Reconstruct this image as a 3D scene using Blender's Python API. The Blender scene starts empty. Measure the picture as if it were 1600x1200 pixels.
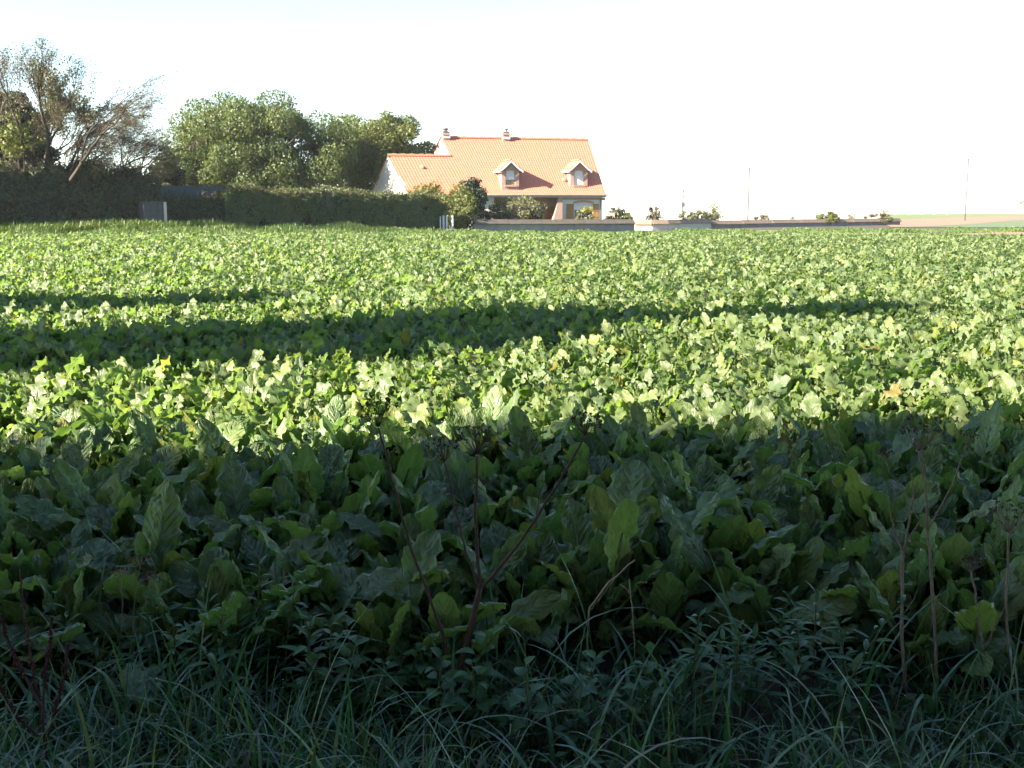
import bpy, math, random
import numpy as np
from mathutils import Vector, Matrix

# ------------------------------------------------------------------ camera, sky, sun, exposure
scene = bpy.context.scene
COL = scene.collection
R = math.radians
CAM = np.array([0.0, 0.0, 1.75])
FPX, PITCH = 1700.0, math.atan(267 / 1700.0)
cam_data = bpy.data.cameras.new('camera')
cam_data.sensor_width = 36.0
cam_data.lens = 36.0 * FPX / 1600.0
cam_data.clip_start = 0.05
cam_data.clip_end = 6000
cam = bpy.data.objects.new('camera', cam_data)
COL.objects.link(cam)
cam.location = CAM
cam.rotation_euler = (math.pi / 2 - PITCH, 0, 0)
scene.camera = cam

SUN_PHI, SUN_EL = R(26), R(27)           # sun stands to the left, a little behind the viewpoint
sun_vec = Vector((-math.cos(SUN_PHI) * math.cos(SUN_EL), -math.sin(SUN_PHI) * math.cos(SUN_EL), math.sin(SUN_EL)))
world = bpy.data.worlds.new('World')
scene.world = world
world.use_nodes = True
wn = world.node_tree
wn.nodes.clear()
w_out = wn.nodes.new('ShaderNodeOutputWorld')
w_bg = wn.nodes.new('ShaderNodeBackground')
w_sky = wn.nodes.new('ShaderNodeTexSky')
w_sky.sky_type = 'NISHITA'
w_sky.sun_disc = False
w_sky.sun_elevation = SUN_EL
w_sky.sun_rotation = math.atan2(sun_vec.x, sun_vec.y)
w_sky.air_density = 1.0
w_sky.dust_density = 0.2
w_sky.ozone_density = 1.6
w_bg.inputs['Strength'].default_value = 0.05
# thin high cloud veil over the clear sky
w_tc = wn.nodes.new('ShaderNodeTexCoord'); w_mp = wn.nodes.new('ShaderNodeMapping'); w_mp.inputs['Scale'].default_value = (1.2, 1.2, 7.0)
w_no = wn.nodes.new('ShaderNodeTexNoise'); w_no.inputs['Scale'].default_value = 2.2; w_no.inputs['Detail'].default_value = 6
w_mr = wn.nodes.new('ShaderNodeMapRange'); w_mr.inputs['From Min'].default_value = .35; w_mr.inputs['From Max'].default_value = .7; w_mr.inputs['To Min'].default_value = .0; w_mr.inputs['To Max'].default_value = .2
w_mx = wn.nodes.new('ShaderNodeMix'); w_mx.data_type = 'RGBA'; w_mx.inputs[7].default_value = (3.1, 4.4, 6.2, 1)
wn.links.new(w_tc.outputs['Generated'], w_mp.inputs[0]); wn.links.new(w_mp.outputs[0], w_no.inputs[0]); wn.links.new(w_no.outputs[0], w_mr.inputs[0])
wn.links.new(w_mr.outputs[0], w_mx.inputs[0]); wn.links.new(w_sky.outputs[0], w_mx.inputs[6]); wn.links.new(w_mx.outputs[2], w_bg.inputs[0])
wn.links.new(w_bg.outputs[0], w_out.inputs[0])
sun_data = bpy.data.lights.new('sun', 'SUN')
sun_data.energy = 5.0
sun_data.angle = R(0.55)
sun_data.color = (1.0, 0.885, 0.70)
sun = bpy.data.objects.new('sun', sun_data)
COL.objects.link(sun)
sun.rotation_euler = (-sun_vec).to_track_quat('-Z', 'Y').to_euler()
scene.view_settings.view_transform = 'Standard'
scene.view_settings.look = 'None'
scene.view_settings.gamma = 1.0
scene.view_settings.exposure = 2.85
scene.render.engine = 'CYCLES'
scene.cycles.max_bounces = 6
scene.cycles.transparent_max_bounces = 6
scene.cycles.use_denoising = True

# ------------------------------------------------------------------ helpers
rnd = np.random.default_rng(7)
CP, SP = math.cos(PITCH), math.sin(PITCH)


def at(px, py, Y):
    """photo pixel (1600 x 1200) -> point of the place at distance Y."""
    a, b = (px - 800) / FPX, (py - 600) / FPX
    d = np.array([a, CP - b * SP, -SP - b * CP])
    return CAM + d * (Y / d[1])


# terrain height from a few levelled points, smooth in direction / log distance
_T = np.array([
    (-40, 3, 0), (40, 3, 0), (0, 3, 0), (0, 8, 0), (-8, 15, 0), (8, 15, 0), (-12, 25, 0), (12, 25, 0), (0, 25, 0),
    (-20, 42, .05), (0, 42, .02), (20, 42, .04), (-29, 61, .2), (-19, 64, .16), (-13, 67, .12), (-4, 72, .08), (8, 75, .06), (20, 78, .08), (29, 74, .16), (-31.7, 67.5, .95), (-26, 71.7, .95), (-20, 76, .88), (-36, 64, .95), (-13, 81, .68), (-29.5, 66, .85), (-20, 73, .8), (-14, 78, .58), (-8, 83, .4), (22, 84, .52), (14, 83, .36), (30, 84, .5),
    (-5.6, 86.6, .27), (-3, 88, .22), (4, 91, .2), (10.6, 95, .18), (18, 103, .28), (30, 113, .36), (45, 125, .42),
    (36, 84, .48), (42, 84, .5), (45, 100, .45), (60, 160, .6), (75, 165, .75), (100, 260, 1.0), (140, 330, 1.62), (120, 330, 1.5), (170, 420, 1.2),
    (0, 103, .2), (-15, 100, .4), (0, 200, -.4), (-50, 110, .6), (60, 330, .2), (0, 600, -3), (300, 600, -2), (-300, 600, -3), (-80, 60, .6)])
_TA = np.arctan2(_T[:, 0], _T[:, 1]) * 3.0
_TL = np.log(np.hypot(_T[:, 0], _T[:, 1])) * 1.3


# far edge of the beet field as distance per direction t = x / y
FT = np.array([-.70, -.47, -.30, -.2, -.06, .11, .25, .36, .47, .70])
FY = np.array([58, 60.5, 63, 65.5, 68, 68, 67, 66, 64, 60.])


def field_far(t): return np.interp(t, FT, FY)


def gz(x, y):
    x = np.atleast_1d(np.asarray(x, float)); y = np.atleast_1d(np.asarray(y, float))
    a = np.arctan2(x, np.maximum(y, .5)) * 3.0
    l = np.log(np.maximum(np.hypot(x, y), 2.5)) * 1.3
    d2 = (a[:, None] - _TA[None]) ** 2 + (l[:, None] - _TL[None]) ** 2
    w = 1.0 / (d2 + .012) ** 1.6
    z = (w * _T[:, 2][None]).sum(1) / w.sum(1)
    t = x / np.maximum(y, .5)
    b = np.clip((y - field_far(t)) / 9.0, 0, 1); b = b * b * (3 - 2 * b)
    zf = (.11 + .09 * np.clip(-t * 3, 0, 1)) * np.clip((np.hypot(x, y) - 25) / 35, 0, 1)     # the field itself is nearly level
    return zf * (1 - b) + z * b


def g1(x, y):
    return float(gz(x, y)[0])


def tag(o, label=None, cat=None, group=None, kind=None):
    if label: o['label'] = label
    if cat: o['category'] = cat
    if group: o['group'] = group
    if kind: o['kind'] = kind
    return o


def empty(name, loc, rz=0.0):
    o = bpy.data.objects.new(name, None)
    o.empty_display_size = .2
    COL.objects.link(o)
    o.location = tuple(float(v) for v in loc)
    o.rotation_euler = (0, 0, rz)
    return o


class MB:
    """collects vertices, faces and a tint value per vertex; build() links ONE mesh object."""
    def __init__(s):
        s.v, s.f, s.t, s.uv, s.n = [], [], [], [], 0

    def add(s, v, f, tint=0.0, uv=None):
        v = np.asarray(v, float).reshape(-1, 3)
        f = np.asarray(f, int)
        s.v.append(v); s.f.append(f + s.n)
        s.t.append(np.broadcast_to(np.asarray(tint, float), (len(v),)).copy())
        s.uv.append(np.full((len(v), 2), .5) if uv is None else np.asarray(uv, float))
        s.n += len(v)
        return s

    def box(s, x0, x1, y0, y1, z0, z1, tint=0.0):
        v = [(x, y, z) for z in (z0, z1) for y in (y0, y1) for x in (x0, x1)]
        return s.add(v, [(0, 2, 3, 1), (4, 5, 7, 6), (0, 1, 5, 4), (2, 6, 7, 3), (0, 4, 6, 2), (1, 3, 7, 5)], tint)

    def prism(s, poly, axis, d0, d1):
        """polygon (list of 2-D points) extruded along axis 0/1/2."""
        n = len(poly); v = []
        for d in (d0, d1):
            for p in poly:
                q = [p[0], p[1]]; q.insert(axis, d); v.append(q)
        s.add(v, [(i, (i + 1) % n, (i + 1) % n + n, i + n) for i in range(n)])
        m = len(s.v) - 1
        base = s.n - 2 * n
        s.f.append(np.array([[base + i for i in range(n)][::-1]])); s.f.append(np.array([[base + n + i for i in range(n)]]))
        return s

    def tube(s, pts, rad, k=5, tint=0.0):
        P = np.asarray(pts, float); n = len(P)
        rad = np.broadcast_to(np.asarray(rad, float), (n,))
        T = np.gradient(P, axis=0)
        T /= np.linalg.norm(T, axis=1, keepdims=True) + 1e-9
        ref = np.array([0., 0., 1.]) if abs(T[:, 2]).mean() < .8 else np.array([1., 0., 0.])
        A = np.cross(T, ref); A /= np.linalg.norm(A, axis=1, keepdims=True) + 1e-9
        B = np.cross(T, A)
        an = np.arange(k) * 2 * math.pi / k
        V = P[:, None] + rad[:, None, None] * (np.cos(an)[None, :, None] * A[:, None] + np.sin(an)[None, :, None] * B[:, None])
        i, j = np.meshgrid(np.arange(n - 1), np.arange(k), indexing='ij')
        F = np.stack([i * k + j, i * k + (j + 1) % k, (i + 1) * k + (j + 1) % k, (i + 1) * k + j], -1).reshape(-1, 4)
        s.add(V.reshape(-1, 3), F, tint)
        s.f.append(np.array([list(range(s.n - k, s.n))]))
        return s

    def arrays(s):
        return np.concatenate(s.v), np.concatenate(s.t)

    def mesh(s, name, mat, smooth=False, origin=None):
        V = np.concatenate(s.v)
        if origin is not None: V = V - np.asarray(origin, float)
        T = np.concatenate(s.t); UV = np.concatenate(s.uv)
        me = bpy.data.meshes.new(name)
        loops = np.concatenate([f.ravel() for f in s.f]).astype(np.int32)
        sizes = np.concatenate([np.full(len(f), f.shape[1]) for f in s.f]).astype(np.int32)
        starts = np.concatenate([[0], np.cumsum(sizes)[:-1]]).astype(np.int32)
        me.vertices.add(len(V)); me.vertices.foreach_set('co', V.astype(np.float32).ravel())
        me.loops.add(len(loops)); me.loops.foreach_set('vertex_index', loops)
        me.polygons.add(len(sizes)); me.polygons.foreach_set('loop_start', starts); me.polygons.foreach_set('loop_total', sizes)
        me.update(calc_edges=True)
        at_ = me.attributes.new('tint', 'FLOAT', 'POINT'); at_.data.foreach_set('value', T.astype(np.float32))
        uvl = me.uv_layers.new(name='UVMap'); uvl.data.foreach_set('uv', UV[loops].astype(np.float32).ravel())
        me.polygons.foreach_set('use_smooth', np.full(len(sizes), bool(smooth)))
        me.materials.append(mat)
        me.validate()
        return me

    def build(s, name, mat, parent=None, smooth=False, local=False, base=None):
        """world coordinates unless local; top-level meshes get their origin at base."""
        if parent is not None:
            org = None if local else np.array(parent.location)
            o = bpy.data.objects.new(name, s.mesh(name, mat, smooth, org)); COL.objects.link(o); o.parent = parent
        else:
            org = np.array([0., 0., 0.]) if base is None else np.asarray(base, float)
            o = bpy.data.objects.new(name, s.mesh(name, mat, smooth, org)); COL.objects.link(o); o.location = tuple(org)
        return o


def child(name, mb, mat, parent, smooth=False):
    """sub-part whose coordinates are local to its parent mesh."""
    o = bpy.data.objects.new(name, mb.mesh(name, mat, smooth)); COL.objects.link(o); o.parent = parent
    return o


# ------------------------------------------------------------------ materials
def nodes_of(name):
    m = bpy.data.materials.new(name); m.use_nodes = True
    nt = m.node_tree; nt.nodes.clear()
    out = nt.nodes.new('ShaderNodeOutputMaterial')
    return m, nt, out


def N(nt, kind, **kw):
    n = nt.nodes.new('ShaderNode' + kind)
    for k, v in kw.items(): setattr(n, k, v)
    return n


ALB = .60     # scales all base colours down; with the raised exposure, shade turns deeper
def ramp(nt, stops):
    stops = [(p_, tuple(v_ * ALB for v_ in c_)) for p_, c_ in stops]
    r = N(nt, 'ValToRGB')
    e = r.color_ramp.elements
    while len(e) > 1: e.remove(e[-1])
    e[0].position = stops[0][0]; e[0].color = (*stops[0][1], 1)
    for p, c in stops[1:]:
        x = e.new(p); x.color = (*c, 1)
    return r


def mathn(nt, op, a, b=None, clamp=False):
    m = N(nt, 'Math', operation=op); m.use_clamp = clamp
    for i, v in enumerate((a, b)):
        if v is None: continue
        if isinstance(v, (int, float)): m.inputs[i].default_value = v
        else: nt.links.new(v, m.inputs[i])
    return m.outputs[0]


def mix(nt, fac, a, b, mode='MIX'):
    m = N(nt, 'Mix', data_type='RGBA', blend_type=mode)
    for sock, v in ((m.inputs[0], fac), (m.inputs[6], a), (m.inputs[7], b)):
        if isinstance(v, (int, float)): sock.default_value = v
        elif isinstance(v, tuple): sock.default_value = (*v, 1)
        else: nt.links.new(v, sock)
    return m.outputs[2]


def plain(name, c1, c2=None, scale=6.0, rough=.8, bump=.15, spec=.3, detail=6, metallic=0, c3=None, bscale=None):
    """mottled opaque surface."""
    m, nt, out = nodes_of(name)
    p = N(nt, 'BsdfPrincipled')
    tc = N(nt, 'TexCoord')
    no = N(nt, 'TexNoise'); no.inputs['Scale'].default_value = scale; no.inputs['Detail'].default_value = detail; no.inputs['Roughness'].default_value = .65
    nt.links.new(tc.outputs['Object'], no.inputs['Vector'])
    c2 = c2 or tuple(v * .75 for v in c1)
    st = [(.32, c2), (.62, c1)]
    if c3: st.append((.74, c3))
    r = ramp(nt, st)
    nt.links.new(no.outputs[0], r.inputs[0]); nt.links.new(r.outputs[0], p.inputs['Base Color'])
    p.inputs['Roughness'].default_value = rough; p.inputs['Metallic'].default_value = metallic
    p.inputs['Specular IOR Level'].default_value = spec
    if bump:
        b = N(nt, 'Bump'); b.inputs['Strength'].default_value = bump; b.inputs['Distance'].default_value = .03
        n2 = N(nt, 'TexNoise'); n2.inputs['Scale'].default_value = bscale or scale * 5; n2.inputs['Detail'].default_value = 5
        nt.links.new(tc.outputs['Object'], n2.inputs['Vector'])
        nt.links.new(n2.outputs[0], b.inputs['Height']); nt.links.new(b.outputs[0], p.inputs['Normal'])
    nt.links.new(p.outputs[0], out.inputs[0])
    return m


def leafy(name, stops, trans=.3, rough=.45, spec=.4, vein=None, mott=.25, tcol=None, bump=0.0, clump=0.0):
    """foliage: colour from a per-leaf random value, soft mottling, light passing through."""
    m, nt, out = nodes_of(name)
    oi = N(nt, 'ObjectInfo'); ta = N(nt, 'Attribute'); ta.attribute_name = 'tint'
    v = mathn(nt, 'FRACT', mathn(nt, 'ADD', oi.outputs['Random'], ta.outputs['Fac']))
    r = ramp(nt, stops); nt.links.new(v, r.inputs[0])
    col = r.outputs[0]
    tc = N(nt, 'TexCoord')
    no = N(nt, 'TexNoise'); no.inputs['Scale'].default_value = 14.0; no.inputs['Detail'].default_value = 4
    nt.links.new(tc.outputs['Object'], no.inputs['Vector'])
    k = mathn(nt, 'ADD', mathn(nt, 'MULTIPLY', no.outputs[0], 2 * mott), 1 - mott)
    if clump:
        n3 = N(nt, 'TexNoise'); n3.inputs['Scale'].default_value = clump; n3.inputs['Detail'].default_value = 2
        nt.links.new(tc.outputs['Object'], n3.inputs['Vector'])
        col = mix(nt, mathn(nt, 'MULTIPLY', mathn(nt, 'SUBTRACT', n3.outputs[0], .42), 3.0, clamp=True), col, mix(nt, 1.0, col, (1.15, 1.0, .75), 'MULTIPLY'))
    cm = N(nt, 'Mix', data_type='RGBA', blend_type='MULTIPLY'); cm.inputs[0].default_value = 1
    cc = N(nt, 'CombineColor'); [nt.links.new(k, cc.inputs[i]) for i in range(3)]
    nt.links.new(col, cm.inputs[6]); nt.links.new(cc.outputs[0], cm.inputs[7])
    col = cm.outputs[2]
    hgt = None
    if vein:
        uv = N(nt, 'SeparateXYZ'); nt.links.new(tc.outputs['UV'], uv.inputs[0])
        av = mathn(nt, 'ABSOLUTE', mathn(nt, 'SUBTRACT', uv.outputs[0], .5))
        mid = mathn(nt, 'SUBTRACT', 1.0, mathn(nt, 'MULTIPLY', av, 16.0), clamp=True)
        ph = mathn(nt, 'MULTIPLY', mathn(nt, 'SUBTRACT', uv.outputs[1], mathn(nt, 'MULTIPLY', av, .7)), 2 * math.pi * 7)
        lat = mathn(nt, 'POWER', mathn(nt, 'ADD', mathn(nt, 'MULTIPLY', mathn(nt, 'COSINE', ph), .5), .5), 9.0)
        vn = mathn(nt, 'MAXIMUM', mid, mathn(nt, 'MULTIPLY', lat, .38))
        col = mix(nt, mathn(nt, 'MULTIPLY', vn, .75), col, tuple(v_ * ALB for v_ in vein))
        hgt = mathn(nt, 'ADD', mathn(nt, 'MULTIPLY', lat, -.5), mathn(nt, 'MULTIPLY', no.outputs[0], 1.0))
    p = N(nt, 'BsdfPrincipled')
    nt.links.new(col, p.inputs['Base Color'])
    p.inputs['Roughness'].default_value = rough; p.inputs['Specular IOR Level'].default_value = spec
    if bump:
        b = N(nt, 'Bump'); b.inputs['Strength'].default_value = bump; b.inputs['Distance'].default_value = .01
        n2 = N(nt, 'TexNoise'); n2.inputs['Scale'].default_value = 45.0; n2.inputs['Detail'].default_value = 3
        nt.links.new(tc.outputs['Object'], n2.inputs['Vector'])
        h = n2.outputs[0] if hgt is None else mathn(nt, 'ADD', hgt, mathn(nt, 'MULTIPLY', n2.outputs[0], .8))
        nt.links.new(h, b.inputs['Height']); nt.links.new(b.outputs[0], p.inputs['Normal'])
    tr = N(nt, 'BsdfTranslucent')
    tcol = tcol or (1.25, 1.25, .55)
    nt.links.new(mix(nt, 1.0, col, tcol, 'MULTIPLY'), tr.inputs[0])
    ms = N(nt, 'MixShader'); ms.inputs[0].default_value = trans
    nt.links.new(p.outputs[0], ms.inputs[1]); nt.links.new(tr.outputs[0], ms.inputs[2])
    nt.links.new(ms.outputs[0], out.inputs[0])
    return m


def glass(name, col, rough=.05):
    m, nt, out = nodes_of(name)
    p = N(nt, 'BsdfPrincipled'); p.inputs['Base Color'].default_value = (*col, 1)
    p.inputs['Roughness'].default_value = rough; p.inputs['Specular IOR Level'].default_value = .8
    nt.links.new(p.outputs[0], out.inputs[0])
    return m


M = {}
M['beet'] = leafy('beet_leaf', [(0, (.15, .25, .095)), (.25, (.195, .305, .11)), (.45, (.24, .345, .13)), (.65, (.175, .285, .15)), (.85, (.275, .375, .135)),
                                (.965, (.28, .34, .10)), (.99, (.36, .36, .09)), (1.0, (.30, .22, .07))],
                  trans=.38, rough=.42, spec=.5, vein=(.25, .35, .14), mott=.3, bump=.7, tcol=(1.05, 1.25, .5))
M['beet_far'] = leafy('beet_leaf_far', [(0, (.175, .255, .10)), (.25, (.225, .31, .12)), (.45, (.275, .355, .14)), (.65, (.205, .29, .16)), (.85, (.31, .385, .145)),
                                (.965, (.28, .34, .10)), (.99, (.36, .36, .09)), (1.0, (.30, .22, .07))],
                  trans=.58, rough=.42, spec=.5, vein=(.25, .35, .14), mott=.2, bump=.35, tcol=(1.05, 1.25, .5))  # copy of the beet leaf, lightened and more translucent for the sunlit far field
M['grass'] = leafy('grass_blade', [(0, (.045, .145, .065)), (.4, (.07, .20, .09)), (.75, (.11, .26, .115)), (.93, (.20, .31, .08)), (.985, (.22, .17, .08))], trans=.3, rough=.35, spec=.6)
M['verge'] = leafy('verge_grass', [(0, (.07, .15, .03)), (.5, (.11, .20, .04)), (.9, (.14, .22, .05)), (.97, (.20, .19, .07))], trans=.3, rough=.5, clump=.6)
M['weed'] = leafy('weed_leaf', [(0, (.055, .15, .055)), (.5, (.075, .19, .07)), (.9, (.11, .24, .075))], trans=.25, rough=.45, spec=.3, vein=(.10, .17, .06))
M['weed_stem'] = plain('weed_stem', (.09, .12, .04), (.07, .06, .03), 20, .6, 0)
M['tree_a'] = leafy('leaf_willow', [(0, (.11, .165, .06)), (.5, (.145, .20, .075)), (1, (.185, .235, .09))], trans=.4, rough=.5, clump=.5)
M['tree_b'] = leafy('leaf_ash', [(0, (.13, .175, .06)), (.5, (.165, .21, .07)), (1, (.215, .24, .085))], trans=.42, rough=.5, clump=.7)
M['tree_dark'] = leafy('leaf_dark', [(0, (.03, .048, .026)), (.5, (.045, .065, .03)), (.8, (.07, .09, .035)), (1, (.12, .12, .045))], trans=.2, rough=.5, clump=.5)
M['lane_leaf'] = leafy('leaf_lane', [(0, (.05, .08, .03)), (1, (.09, .12, .04))], trans=.08, rough=.6)  # dark and almost opaque, so the unseen trees give a deeper, bluer shade
M['conifer'] = leafy('leaf_conifer', [(0, (.022, .045, .026)), (1, (.045, .075, .035))], trans=.1, rough=.5)
M['autumn'] = leafy('leaf_autumn', [(0, (.15, .11, .06)), (.3, (.15, .14, .06)), (.6, (.13, .15, .055)), (.85, (.11, .15, .05)), (1, (.19, .12, .06))], trans=.25, rough=.6)
M['hedge'] = leafy('leaf_hedge', [(0, (.075, .115, .048)), (.5, (.105, .15, .056)), (.85, (.15, .185, .07)), (1, (.19, .18, .075))], trans=.3, rough=.55, clump=.5)
M['bush'] = leafy('leaf_bush', [(0, (.11, .145, .04)), (.5, (.15, .185, .05)), (1, (.20, .215, .06))], trans=.35, rough=.5, clump=.8)
M['olive'] = leafy('leaf_olive', [(0, (.13, .145, .07)), (.6, (.17, .18, .09)), (1, (.21, .20, .10))], trans=.25, rough=.55)
M['russet'] = leafy('leaf_russet', [(0, (.13, .10, .06)), (.5, (.16, .12, .07)), (1, (.12, .13, .05))], trans=.25, rough=.6)
M['golden'] = leafy('leaf_golden', [(0, (.30, .30, .04)), (1, (.42, .38, .05))], trans=.3, rough=.5)
M['bark'] = plain('bark', (.10, .08, .06), (.05, .04, .03), 8, .9, .5)
M['twig'] = plain('twig', (.13, .095, .075), (.08, .055, .045), 5, .9, 0)
M['core'] = plain('hedge_dark_core', (.035, .035, .02), (.02, .02, .012), 3, 1, 0)
M['soil'] = plain('soil', (.10, .075, .05), (.06, .045, .03), 3, .95, .6)
M['plough'] = plain('ploughed_soil', (.28, .195, .13), (.23, .16, .105), .6, .95, .3)
M['crop'] = plain('young_crop', (.13, .18, .085), (.11, .155, .075), .5, .9, .4)
M['pasture'] = plain('pasture', (.17, .22, .07), (.13, .18, .06), .3, .9, .4)
M['sky_white_ground'] = plain('sky_white_ground', (.60, .58, .52), (.54, .52, .46), .4, .95, .2)  # near-white ground colour that passes for bright sky
M['dirt'] = plain('dirt_track', (.28, .19, .12), (.22, .15, .09), 1.5, .95, .4)
M['white_wall'] = plain('white_render', (.82, .79, .74), (.74, .70, .65), 1.2, .85, .05)
M['wood_shutter'] = plain('shutter_wood', (.45, .25, .09), (.36, .19, .06), 3, .5, .05)
M['door'] = plain('door_wood', (.42, .16, .04), (.34, .12, .03), 3, .45, .05)
M['white_paint'] = plain('white_paint', (.82, .82, .80), (.75, .74, .72), 4, .45, 0)
M['gutter'] = plain('gutter_metal', (.30, .31, .33), (.25, .26, .28), 4, .4, 0)
M['pane'] = glass('window_pane', (.05, .06, .07), .04)
M['blind'] = plain('white_shutter', (.85, .85, .86), (.80, .80, .82), 4, .5, 0)
M['concrete'] = plain('wall_concrete', (.36, .36, .35), (.26, .265, .26), 1.6, .9, .3, c3=(.42, .41, .39))
M['coping'] = plain('coping_tile', (.36, .25, .18), (.26, .19, .14), 2.5, .85, .3)
M['coping_dark'] = plain('coping_dark', (.17, .14, .115), (.11, .095, .08), 2.5, .85, .3)
M['pale_render'] = plain('pale_render', (.78, .74, .64), (.68, .63, .54), 1.0, .9, .1)
M['block'] = plain('concrete_block', (.13, .13, .135), (.09, .09, .095), 4, .9, .4)
M['blue_sheet'] = plain('blue_sheet', (.055, .10, .125), (.04, .075, .095), 1.5, .45, .05)
M['galv'] = plain('galvanised', (.16, .175, .20), (.13, .145, .165), 3, .5, 0)
M['lamp_metal'] = plain('lamp_metal', (.075, .085, .095), (.06, .07, .08), 3, .6, 0)
M['dead_stem'] = plain('dead_stem', (.34, .28, .235), (.21, .17, .14), 30, .8, .3)
M['dark_stem'] = plain('purple_stem', (.10, .055, .05), (.055, .035, .03), 30, .6, .3)
M['straw'] = plain('straw', (.52, .45, .33), (.38, .31, .22), 30, .8, .2)
M['seed'] = plain('seed_heads', (.11, .085, .065), (.07, .05, .04), 40, .9, .3)
M['dock'] = plain('dock_seed', (.085, .022, .02), (.045, .012, .012), 40, .85, .3)
M['rust_leaf'] = leafy('rust_leaf', [(0, (.25, .12, .05)), (1, (.32, .17, .08))], trans=.2, rough=.8)
M['dew'] = glass('dew', (.8, .85, .9), .02)
M['car_paint'] = plain('car_paint', (.70, .71, .73), (.68, .69, .71), 2, .25, 0, spec=.6)


def brick_mat(name, c1, c2, mortar, scale):
    m, nt, out = nodes_of(name)
    p = N(nt, 'BsdfPrincipled'); p.inputs['Roughness'].default_value = .9
    tc = N(nt, 'TexCoord'); mp = N(nt, 'Mapping'); mp.inputs['Rotation'].default_value = (math.pi / 2, 0, 0)
    b = N(nt, 'TexBrick'); b.inputs['Scale'].default_value = scale
    b.inputs['Color1'].default_value = (*[v_ * ALB for v_ in c1], 1); b.inputs['Color2'].default_value = (*[v_ * ALB for v_ in c2], 1); b.inputs['Mortar'].default_value = (*[v_ * ALB for v_ in mortar], 1)
    b.inputs['Mortar Size'].default_value = .02
    nt.links.new(tc.outputs['Object'], mp.inputs[0]); nt.links.new(mp.outputs[0], b.inputs['Vector'])
    nt.links.new(b.outputs[0], p.inputs['Base Color'])
    nt.links.new(p.outputs[0], out.inputs[0])
    return m


M['brick'] = brick_mat('pink_brick', (.44, .25, .19), (.52, .32, .25), (.55, .48, .42), 4.5)


def tile_mat():
    m, nt, out = nodes_of('roof_tiles')
    p = N(nt, 'BsdfPrincipled'); p.inputs['Roughness'].default_value = .75; p.inputs['Specular IOR Level'].default_value = .3
    ta = N(nt, 'Attribute'); ta.attribute_name = 'tint'
    wn_ = N(nt, 'TexWhiteNoise', noise_dimensions='1D'); nt.links.new(ta.outputs['Fac'], wn_.inputs['W'])
    r = ramp(nt, [(0, (.60, .20, .125)), (.5, (.64, .215, .14)), (1, (.67, .235, .155))]); nt.links.new(wn_.outputs[0], r.inputs[0])
    tc = N(nt, 'TexCoord'); no = N(nt, 'TexNoise'); no.inputs['Scale'].default_value = .7; no.inputs['Detail'].default_value = 7
    nt.links.new(tc.outputs['Object'], no.inputs[0])
    col = mix(nt, mathn(nt, 'MULTIPLY', mathn(nt, 'SUBTRACT', no.outputs[0], .45), 2.2, clamp=True), r.outputs[0], (.37, .135, .075))
    nt.links.new(col, p.inputs['Base Color']); nt.links.new(p.outputs[0], out.inputs[0])
    return m


M['tiles'] = tile_mat()

# ------------------------------------------------------------------ terrain
def sheet(name, xs, ys, mat, lift=0.0, keep=None):
    X, Y = np.meshgrid(xs, ys, indexing='ij')
    Z = gz(X.ravel(), Y.ravel()) + lift
    V = np.stack([X.ravel(), Y.ravel(), Z], 1)
    n, m_ = len(xs), len(ys)
    i, j = np.meshgrid(np.arange(n - 1), np.arange(m_ - 1), indexing='ij')
    F = np.stack([i * m_ + j, (i + 1) * m_ + j, (i + 1) * m_ + j + 1, i * m_ + j + 1], -1).reshape(-1, 4)
    mb = MB(); mb.add(V, F)
    return tag(mb.build(name, mat, smooth=True), kind='structure')


def strip(name, near, far, mat, lift, n=40, m_=14):
    """ground patch between two polylines (lists of (x, y))."""
    def samp(pl, k):
        pl = np.asarray(pl, float); d = np.concatenate([[0], np.cumsum(np.linalg.norm(np.diff(pl, axis=0), axis=1))])
        u = np.linspace(0, d[-1], k); return np.stack([np.interp(u, d, pl[:, 0]), np.interp(u, d, pl[:, 1])], 1)
    A, B = samp(near, n), samp(far, n)
    w = np.linspace(0, 1, m_)
    P = A[:, None] * (1 - w)[None, :, None] + B[:, None] * w[None, :, None]
    X, Y = P[..., 0].ravel(), P[..., 1].ravel()
    V = np.stack([X, Y, gz(X, Y) + lift], 1)
    i, j = np.meshgrid(np.arange(n - 1), np.arange(m_ - 1), indexing='ij')
    F = np.stack([i * m_ + j, (i + 1) * m_ + j, (i + 1) * m_ + j + 1, i * m_ + j + 1], -1).reshape(-1, 4)
    mb = MB(); mb.add(V, F)
    return tag(mb.build(name, mat, smooth=True), kind='structure')


gx = np.concatenate([[-900, -500, -250], np.linspace(-150, 220, 90), [300, 500, 900]])
gy = np.concatenate([[-400, -120, -60], np.linspace(-30, 150, 80), np.linspace(158, 460, 50), [520, 600, 750, 900]])
tag(sheet('ground', gx, gy, M['soil']), 'brown earth under the crop and grass', None)


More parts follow.
